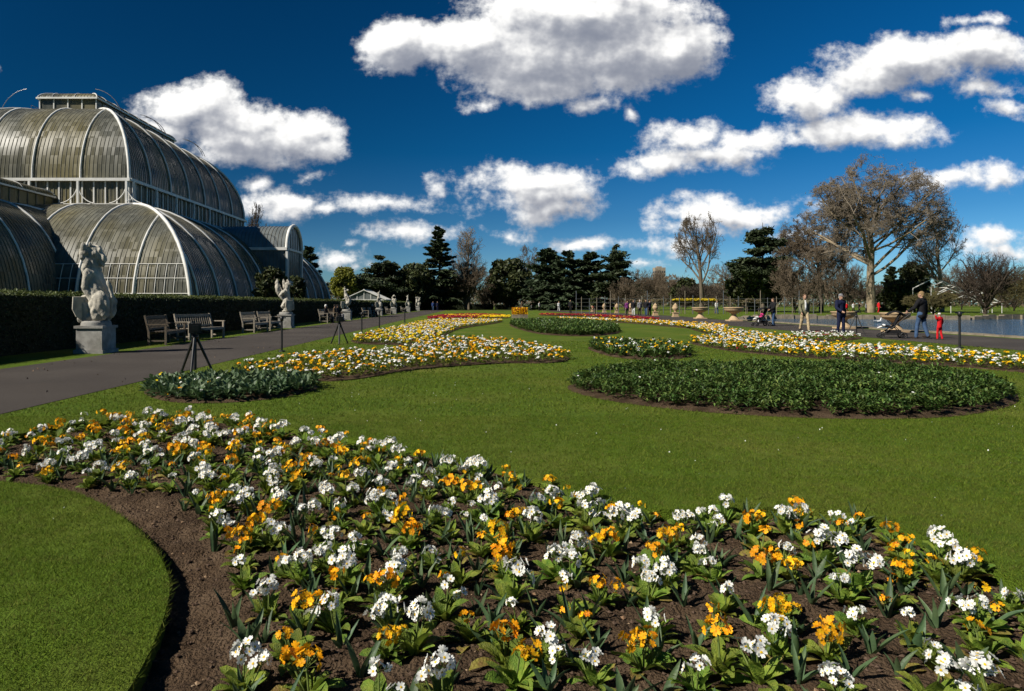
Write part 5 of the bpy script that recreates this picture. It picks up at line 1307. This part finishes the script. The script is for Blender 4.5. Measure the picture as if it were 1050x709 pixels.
for k, P in BEDS.items():
    # soil mounded a little above the turf
    c = P.mean(0); mb = MB(); n = len(P)
    rings = []
    for s, z in ((1.03, 0.004), (.97, .035), (.7, .06), (.35, .065)): rings.append(np.column_stack([c + (P - c)*s if k in ('round', 'green', 'small', 'tulip') else P, np.full(n, z)]))
    if k in ('round', 'green', 'small', 'tulip'):
        V = np.concatenate(rings); f = []
        i = np.arange(n); j = (i+1) % n
        for q in range(3): mb.add(V, np.stack([i+q*n, j+q*n, j+(q+1)*n, i+(q+1)*n], 1), 0, True)
        mb.add(np.concatenate([rings[3], [[*c, .066]]]), np.stack([i, j, np.full(n, n)], 1), 0, True)
        o = mb.build('bed_soil', M['soil'])
        kind(o, 'structure')
    else:
        flat_sheet('bed_soil', P, 0.02, M['soil'], depth=0.03)

def blade_leaf(mb, base, az, L_, W, rise, droop, r, mat=0, nseg=5, fold=.25, twist=0.0, shape='ob', ripple=0.0):
    """one leaf as a folded, arching strip"""
    d = np.array((math.cos(az), math.sin(az), 0)); sd = np.array((-math.sin(az), math.cos(az), 0)); p = np.array(base, float); a = rise; V = []
    for i in range(nseg + 1):
        t = i / nseg
        w = W * ((math.sin(math.pi * min(1, t**1.35*.93 + .05))**.75 if shape == 'ob' else math.sin(math.pi*(.12 + .88*t)**.75)**.8) if i < nseg else 0.06)
        up = np.array((0, 0, 1.0)); dirn = d*math.cos(a) + up*math.sin(a); nrm = -d*math.sin(a) + up*math.cos(a)
        s2 = sd*math.cos(twist*t) + nrm*math.sin(twist*t); n2 = nrm*math.cos(twist*t) - sd*math.sin(twist*t)
        k = r.normal(0, ripple, 2) if ripple else (0, 0)
        V += [p - s2*w/2 + n2*(w*fold + k[0]), p, p + s2*w/2 + n2*(w*fold + k[1])]
        p = p + dirn * L_/nseg; a -= droop / nseg
    f = []
    for i in range(nseg): b = i*3; f += [(b, b+1, b+4, b+3), (b+1, b+2, b+5, b+4)]
    mb.add(V, f, mat, True)
def flower(mb, c, nrm, rad, r, mp=0, me=1, full=True):
    nrm = norm(np.array(nrm, float)); ref = np.array((0, 0, 1.0)) if abs(nrm[2]) < .9 else np.array((1.0, 0, 0)); a = norm(np.cross(nrm, ref)); b = np.cross(nrm, a); ph = r.uniform(0, 6.28)
    if full:
        for k in range(5):
            t = ph + k*1.2566 + r.normal(0, .06); e, g = a*math.cos(t) + b*math.sin(t), -a*math.sin(t) + b*math.cos(t); cup = r.uniform(.05, .40); q = rad * r.uniform(.88, 1.08)
            pts = [(0.02, 0, 0), (.50, -.36, .10), (.92, -.36, .1+cup*.5), (1.02, -.14, cup*.75), (.90, 0, cup*.35), (1.02, .14, cup*.75), (.92, .36, .1+cup*.5), (.50, .36, .10), (.55, 0, .02)]
            V = [c + (e*x + g*y + nrm*z)*q for x, y, z in pts]
            mb.add(V, [(0,1,8),(1,2,8),(2,3,8),(3,4,8),(4,5,8),(5,6,8),(6,7,8),(7,0,8)], mp, True)
        n = 7; V = [c + nrm*rad*.16] + [c + nrm*rad*.09 + (a*math.cos(6.283*i/n) + b*math.sin(6.283*i/n))*rad*(.27 if i % 2 else .22) for i in range(n)]
        mb.add(V, [(0, 1+i, 1+(i+1) % n) for i in range(n)], me, True)
    else:
        n = 5; V = [c] + [c + (a*math.cos(ph+6.283*i/n) + b*math.sin(ph+6.283*i/n))*rad + nrm*rad*.2 for i in range(n)]
        mb.add(V, [(0, 1+i, 1+(i+1) % n) for i in range(n)], mp, True)

def make_primrose(seed, colour, big):
    """rosette of crinkled leaves with one or two umbels of five-petalled flowers"""
    r = np.random.default_rng(seed)
    lv = MB(); nl = r.integers(16, 24)
    for i in range(nl):
        q = i / nl; az = i*2.4 + r.normal(0, .25); L_ = r.uniform(.09, .165); rise = r.uniform(.45, .9) if q < .3 else r.uniform(.95, 1.45)
        blade_leaf(lv, (.012*math.cos(az), .012*math.sin(az), -.01), az, L_, L_*r.uniform(.30, .42), rise, r.uniform(.5, 1.5), r, 1 if (q < .16 and r.uniform() < .45) else 0, 6, r.uniform(.05, .3), r.normal(0, .4), 'ob', .0022)
    fls, st = [], MB()
    heads = [(r.normal(0, .018), r.normal(0, .018), r.uniform(.13, .19), r.integers(10, 17) if big else r.integers(3, 7))]
    if big and r.uniform() < .6: heads.append((r.choice((-1, 1))*r.uniform(.05, .08), r.normal(0, .05), r.uniform(.10, .16), r.integers(5, 11)))
    if not big and r.uniform() < .5: heads.append((r.choice((-1, 1))*r.uniform(.04, .08), r.normal(0, .04), r.uniform(.08, .13), r.integers(2, 5)))
    for hx, hy, hz, n in heads:
        fl = MB(); fls.append(fl)
        st.poly([(hx*.2, hy*.2, 0), (hx*.7, hy*.7, hz*.5), (hx, hy, hz-.03)], .0042, 5)
        R = .022 + .0022*n
        for i in range(n):
            ph = math.acos(1 - 1.12*(i+.5)/n) * r.uniform(.8, 1.2); t = i*2.39996 + r.normal(0, .45)
            if n > 8 and r.uniform() < .14: continue
            d = np.array((math.sin(ph)*math.cos(t), math.sin(ph)*math.sin(t), math.cos(ph)*.75)); c = np.array((hx, hy, hz-.012)) + d*R*r.uniform(.72, 1.25) + r.normal(0, .004, 3)
            nn = norm(d + r.normal(0, .32, 3) + np.array((0, -.12, .12)))
            flower(fl, c, nn, r.uniform(.0185, .0245) if colour != 'orange' else r.uniform(.0165, .022), r)
            st.segs([(hx, hy, hz-.03)], [c - nn*.004], .0016, .0022, 3)
        if r.uniform() < .7:
            for i in range(3): t = r.uniform(0, 6.28); p = np.array((hx+.03*math.cos(t), hy+.03*math.sin(t), hz-.02)); st.segs([p], [p+(.008*math.cos(t), .008*math.sin(t), .018)], .005, .002, 5)
    mats = {'white': [M['petal_white'], M['eye_yellow']], 'orange': [M['petal_orange'], M['eye_orange']], 'yellow': [M['petal_yellow'], M['eye_orange']]}[colour]
    return mesh_of(lv, 'leaves', [M['prim'], M['prim_old']]), mesh_of(st, 'stalks', M['stalk']), [mesh_of(f, 'flower_head', mats) for f in fls]
def make_tulip(seed):
    r = np.random.default_rng(seed); lv = MB(); n = r.integers(3, 7)
    for i in range(n):
        az = i*2.2 + r.normal(0, .4); L_ = r.uniform(.09, .19); blade_leaf(lv, (.006*math.cos(az), .006*math.sin(az), -.02), az, L_, r.uniform(.020, .036), r.uniform(.95, 1.5), r.uniform(.0, .7), r, 0, 6, r.uniform(.15, .5), r.normal(0, .7), 'lance', .0008)
    return mesh_of(lv, 'tulip_plant', M['tulip'])

def plant_near_bed():
    r = np.random.default_rng(2024)
    inner = spline(ground([(-330,496),(-180,486),(-60,484),(20,487),(90,496),(150,507),(192,524),(219,560),(234,600),(238,650),(215,720),(180,800)]), 8)
    PZ = np.concatenate([O_W, [(2.6, 1.2), (-.6, 1.2)], inner[::-1]])
    PZ_ok = lambda p: (edge_dist(p, O_W, False) > .045)
    var = {('white', 1): [make_primrose(s, 'white', True) for s in range(100, 110)], ('white', 0): [make_primrose(s, 'white', False) for s in range(120, 127)],
           ('orange', 1): [make_primrose(s, 'orange', True) for s in range(140, 149)], ('orange', 0): [make_primrose(s, 'orange', False) for s in range(160, 167)]}
    tul = [make_tulip(s) for s in range(300, 314)]
    pts = hexgrid(PZ, .258, .34, r); pts = pts[PZ_ok(pts)]
    vis = (np.abs(pts[:, 0]*F/pts[:, 1] + VX - 525) < 545) & (pts[:, 1] > 2.2); pts = pts[vis]
    zz = soil_height(pts)
    used = 0; order = np.argsort(pts[:, 1])
    def place(name, me, p, z, sc_):
        o = bpy.data.objects.new(name, me); COL.objects.link(o); o.location = (p[0], p[1], z); o.rotation_euler = (r.normal(0, .06), r.normal(0, .06), r.uniform(0, 6.28)); o.scale = (sc_,)*3; return o
    dO, dI = edge_dist(pts, O_W, False), edge_dist(pts, inner, False)
    for q in order[:300]:
        p = pts[q]; colour = 'white' if r.uniform() < .56 else 'orange'; big = r.uniform() < .54
        me = var[(colour, int(big))]; lm, sm, fm = me[r.integers(0, len(me))]
        o = place('primrose_plant', lm, p, zz[q] - .004, r.uniform(.72, .98) * (1 if big else .95))
        for nm, m_ in [('stalks', sm)] + [('flower_head', f) for f in fm]:
            c = bpy.data.objects.new(nm, m_); COL.objects.link(c); c.parent = o
        px = p[0]*F/p[1] + VX
        where = 'along the lawn edge' if dO[q] < .32 else 'beside the bare soil border' if dI[q] < .32 else 'in the middle'
        side = 'left' if px < 280 else 'centre' if px < 660 else 'right'
        dep = 'front' if p[1] < 3.6 else 'back'
        where = 'at the lawn edge' if dO[q] < .32 else 'by the bare soil' if dI[q] < .32 else 'in the middle'
        lab = f"{colour} primrose with {'large' if big else 'small'} flower head {where}, {dep} {side} of near bed"
        tag(o, lab, 'flower', 'primroses in the near flower bed')
    rest = order[300:]
    if len(rest):   # the farthest plants of the bed, past the first three hundred
        mb = MB()
        for q in rest:
            me = var[('white' if r.uniform() < .56 else 'orange', int(r.uniform() < .54))]; lm, sm, fm = me[r.integers(0, len(me))]; a = r.uniform(0, 6.28); k_ = r.uniform(.74, 1.02)
            R_ = np.array([[math.cos(a), -math.sin(a), 0], [math.sin(a), math.cos(a), 0], [0, 0, 1]]) * k_
            for m_, in_ in [(lm, 0), (sm, 1)] + [(f, 2) for f in fm]:
                v = np.zeros(len(m_.vertices)*3, np.float32); m_.vertices.foreach_get('co', v); v = v.reshape(-1, 3) @ R_.T + (*pts[q], zz[q])
                tri = [tuple(p.vertices) for p in m_.polygons]; mi = [p.material_index for p in m_.polygons]
                w_ = 'white' if m_.materials[0] == M['petal_white'] else 'orange'
                base = {0: 0, 1: 1}.get(in_, 2 if w_ == 'white' else 4)
                o0 = mb.n; mb.add(v, np.zeros((0, 4), int))
                for L_ in (3, 4):
                    ff = [t for t in tri if len(t) == L_]; mm = [base + (i if in_ == 2 else 0) for t, i in zip(tri, mi) if len(t) == L_]
                    if ff: mb.f.append(np.array(ff) + o0); mb.m.append(np.array(mm)); mb.sm.append(np.full(len(ff), True))
        o = mb.build('primrose_drift', [M['prim'], M['stalk'], M['petal_white'], M['eye_yellow'], M['petal_orange'], M['eye_orange']]); kind(o, 'stuff'); tag(o, 'farthest white and orange primroses along the back edge of the near bed', 'flowers')
    # tulip leaves between them
    tp = hexgrid(PZ, .205, .40, r); tp = tp[PZ_ok(tp)]; tp = tp[(np.abs(tp[:, 0]*F/tp[:, 1] + VX - 525) < 560) & (tp[:, 1] > 2.12)]
    dmin = np.array([np.min(np.linalg.norm(pts - t, axis=1)) for t in tp]); tp = tp[dmin > .065]; tz = soil_height(tp)
    for q in np.argsort(tp[:, 1])[:300]:
        p = tp[q]; o = place('tulip_plant', tul[r.integers(0, len(tul))], p, tz[q], r.uniform(.75, 1.15)); px = p[0]*F/p[1] + VX
        tag(o, f"unopened tulip with grey green leaves between the primroses, {'left' if px < 280 else 'centre' if px < 660 else 'right'} {'front' if p[1] < 3.6 else 'back'} of near bed", 'plant', 'tulip plants in the near flower bed')
    print('near bed', len(pts), len(tp))
    # crumbs of soil, chips and fallen petals on the bare border
    mb = MB(); n = 15000; c2 = np.stack([r.uniform(-5, 2.6, n*2), r.uniform(2.1, 7, n*2)], 1); c2 = c2[inside(c2, BED)][:n]; z = soil_height(c2); n = len(c2)
    sz = .003 + .009*r.uniform(0, 1, n)**4; u = norm(r.normal(0, 1, (n, 6, 3))); base = np.array([(1,0,0),(-1,0,0),(0,1,0),(0,-1,0),(0,0,1),(0,0,-1)])[None]
    V = np.column_stack([c2, z + sz*.4])[:, None] + (base + .35*u)*sz[:, None, None]*np.array((1.2, 1.2, .8)); f = np.array([(0,2,4),(2,1,4),(1,3,4),(3,0,4),(2,0,5),(1,2,5),(3,1,5),(0,3,5)])
    mi = np.repeat((r.uniform(0, 1, n) < .07).astype(int), 8)
    mb.add(V.reshape(-1, 3), (f[None] + (np.arange(n)*6)[:, None, None]).reshape(-1, 3), mi); o = mb.build('soil_crumbs', [M['clod'], M['chip']]); kind(o, 'stuff'); tag(o, 'small dark crumbs of soil and pale chips strewn over the bed', 'soil')
plant_near_bed()

def mass_bed(key, label, leafm, petals, weights, sp, hgt, cluster, rad, seed, leaf_n=7, leaf_s=.07, full=False, fl_share=1.0, name='flower_planting', jit=.4):
    """a whole planted bed: tufts of leaves with flower clusters above them"""
    r = np.random.default_rng(seed); P = hexgrid(BEDS[key], sp, jit, r)
    P = P[np.abs(P[:, 0]*F/P[:, 1] + VX - 525) < 640]
    n = len(P); mb = MB(); nm = 1 + len(petals)
    hh = hgt * r.uniform(.6, 1.25, n)
    # leaves: folded lance blades around every plant
    m_ = n*leaf_n; i = np.repeat(np.arange(n), leaf_n); az = r.uniform(0, 6.283, m_); el = r.uniform(.25, 1.35, m_); L_ = leaf_s*r.uniform(.7, 1.35, m_)
    d = np.stack([np.cos(az)*np.cos(el), np.sin(az)*np.cos(el), np.sin(el)], 1); sd = np.stack([-np.sin(az), np.cos(az), 0*az], 1)
    b = np.column_stack([P[i], .02 + hh[i]*r.uniform(.0, .62, m_)]) + d*.015; tip = b + d*L_[:, None]; tip[:, 2] -= L_*.25; mid = b + d*(L_*.55)[:, None]; w = (L_*.20)[:, None]*sd
    V = np.stack([b, mid - w, tip, mid + w], 1).reshape(-1, 3); mb.add(V, np.arange(4*m_).reshape(-1, 4), 0)
    has = r.uniform(0, 1, n) < fl_share
    col = r.choice(len(petals), n, p=np.array(weights)/sum(weights))
    for q in np.nonzero(has)[0]:
        k = max(1, int(cluster*r.uniform(.6, 1.4))); c0 = np.array((*P[q], hh[q]))
        for j in range(k):
            t = j*2.4 + r.normal(0, .4); s = math.sqrt((j+.4)/k)*rad*(1.1 + .25*k**.5); c = c0 + np.array((math.cos(t)*s, math.sin(t)*s, -.35*s + r.normal(0, .012)))
            flower(mb, c, (math.cos(t)*s/rad*.35 + r.normal(0, .25), math.sin(t)*s/rad*.35 - .25 + r.normal(0, .25), 1), rad*r.uniform(.85, 1.15), r, 1 + col[q], 1 + col[q], full)
    o = mb.build(name, [leafm] + [M[p] for p in petals]); kind(o, 'stuff'); tag(o, label, 'flower bed'); return n
print(mass_bed('orange', 'winding bed of white and orange primroses on the left of the lawn', M['prim'], ['petal_white', 'petal_orange', 'petal_yellow'], [5, 2.0, 2.4], .225, .20, 7, .024, 1, 12, .11, False, .86),
 mass_bed('yellow', 'bed of yellow and white primroses curving along the left path', M['prim'], ['petal_yellow', 'petal_white', 'petal_lemon', 'petal_red'], [3.2, 3.4, 2.6, .5], .235, .19, 7, .027, 2, 9, .11, False, .88),
 mass_bed('lemonstrip', 'thin pale yellow flower strip at the far left of the lawn', M['prim'], ['petal_lemon', 'petal_yellow'], [3, 2], .36, .22, 6, .06, 3, 4, .14),
 mass_bed('crimson', 'low crimson flower bed on the far left of the lawn', M['prim'], ['petal_red', 'petal_yellow'], [9, .5], .26, .22, 6, .05, 4, 4, .12),
 mass_bed('crimson2', 'long crimson flower strip across the far right of the lawn', M['prim'], ['petal_red', 'petal_yellow'], [9, .4], .27, .22, 6, .05, 5, 4, .12),
 mass_bed('strip', 'narrow strip of yellow and white flowers along the far terrace', M['prim'], ['petal_yellow', 'petal_white', 'petal_orange'], [5, 3, 2], .30, .2, 6, .034, 6, 6, .12),
 mass_bed('green', 'far bed of dark green leaves in the middle of the lawn', M['bedding'], ['petal_white'], [1], .24, .34, 2, .02, 7, 22, .16, False, .015, 'leafy_planting'),
 mass_bed('small', 'small leafy bed with sparse yellow flowers in mid lawn', M['bedding'], ['petal_yellow', 'petal_white'], [3, 2], .20, .24, 5, .024, 8, 16, .14, False, .35, 'leafy_planting'),
 mass_bed('right', 'long bed of white, yellow and orange primroses curving on the right', M['prim'], ['petal_white', 'petal_orange', 'petal_yellow', 'petal_red'], [4.8, 1.4, 3.2, .2], .235, .20, 7, .026, 9, 10, .11, False, .85),
 mass_bed('tail', 'short strip of white and red flowers by the pond path', M['prim'], ['petal_white', 'petal_red'], [6, 1.6], .24, .19, 6, .026, 10, 9, .10, False, .8),
 mass_bed('tulip', 'oval bed of grey green tulip leaves with a few orange flowers', M['tulip'], ['petal_orange', 'petal_white', 'petal_lemon'], [6, .5, 1],   .115, .18, 5, .02, 11, 8, .15, False, .07, 'tulip_planting'))

def round_bed():
    r = np.random.default_rng(55); P = hexgrid(BEDS['round'], .150, .42, r); P = P[r.uniform(0, 1, len(P)) > .10]; n = len(P); mb = MB(); k = 46
    e = np.clip(edge_dist(P, BEDS['round'])/.5, 0, 1)
    i = np.repeat(np.arange(n), k); m_ = len(i); az = r.uniform(0, 6.283, m_); el = r.uniform(.05, 1.2, m_); L_ = r.uniform(.05, .105, m_)
    top = (.14 + .13*e)*(.42 + 1.15*fbm2(P, 1.9, 8)); h = top[i]*np.sqrt(r.uniform(.02, 1, m_))
    off = r.normal(0, .035, (m_, 2)); d = np.stack([np.cos(az)*np.cos(el), np.sin(az)*np.cos(el), np.sin(el)], 1); sd = np.stack([-np.sin(az), np.cos(az), 0*az], 1)
    b = np.column_stack([P[i] + off, .03 + h]); mid = b + d*(L_*.5)[:, None]; tip = b + d*L_[:, None] - np.array((0, 0, 1))*(L_*.3)[:, None]; w = (L_*.17)[:, None]*sd
    mb.add(np.stack([b, mid - w, tip, mid + w], 1).reshape(-1, 3), np.arange(4*m_).reshape(-1, 4), 0)
    for q in r.choice(n, 9, replace=False): flower(mb, np.array((*P[q], top[q]+.06)), (0, -.4, 1), .018, r, 1, 1, False)
    o = mb.build('leafy_planting', [M['bedding'], M['petal_white']]); kind(o, 'stuff'); tag(o, 'large round bed of dense dark green leafy plants on the right lawn', 'flower bed'); print('round', n)
round_bed()
grass()

def fallen_petals():
    r = np.random.default_rng(91); mb = MB(); n = 240
    p = np.stack([r.uniform(-4.5, 9, n), r.uniform(2.6, 12, n)], 1); p = p[~inside(p, BED)]
    for b in BEDS.values(): p = p[~inside(p, b)]
    n = len(p); mb.add(*leaf_quads(np.column_stack([p, np.full(n, .02)]), .0065, r, 2.0, .8)); o = mb.build('fallen_petals', M['petal_white']); kind(o, 'stuff'); tag(o, 'fallen white petals scattered on the lawn', 'petals')
fallen_petals()

def path_litter():
    r = np.random.default_rng(92); mb = MB(); n = 260
    y = r.uniform(10, 60, n); e = r.choice((-9.6, -5.85), n); x = e + np.where(e < -8, 1, -1) * np.abs(r.normal(0, .5, n)); u = r.uniform(0, 1, n) < .25; x = np.where(u, r.uniform(-9.6, -5.85, n), x)
    mb.add(*leaf_quads(np.column_stack([x, y, np.full(n, .014)]), .02, r, 3.5, .6), r.integers(0, 2, n)); o = mb.build('fallen_leaves', [M['chip'], M['clod']]); kind(o, 'stuff'); tag(o, 'dry brown leaves and grit strewn on the left path', 'leaves')
path_litter()
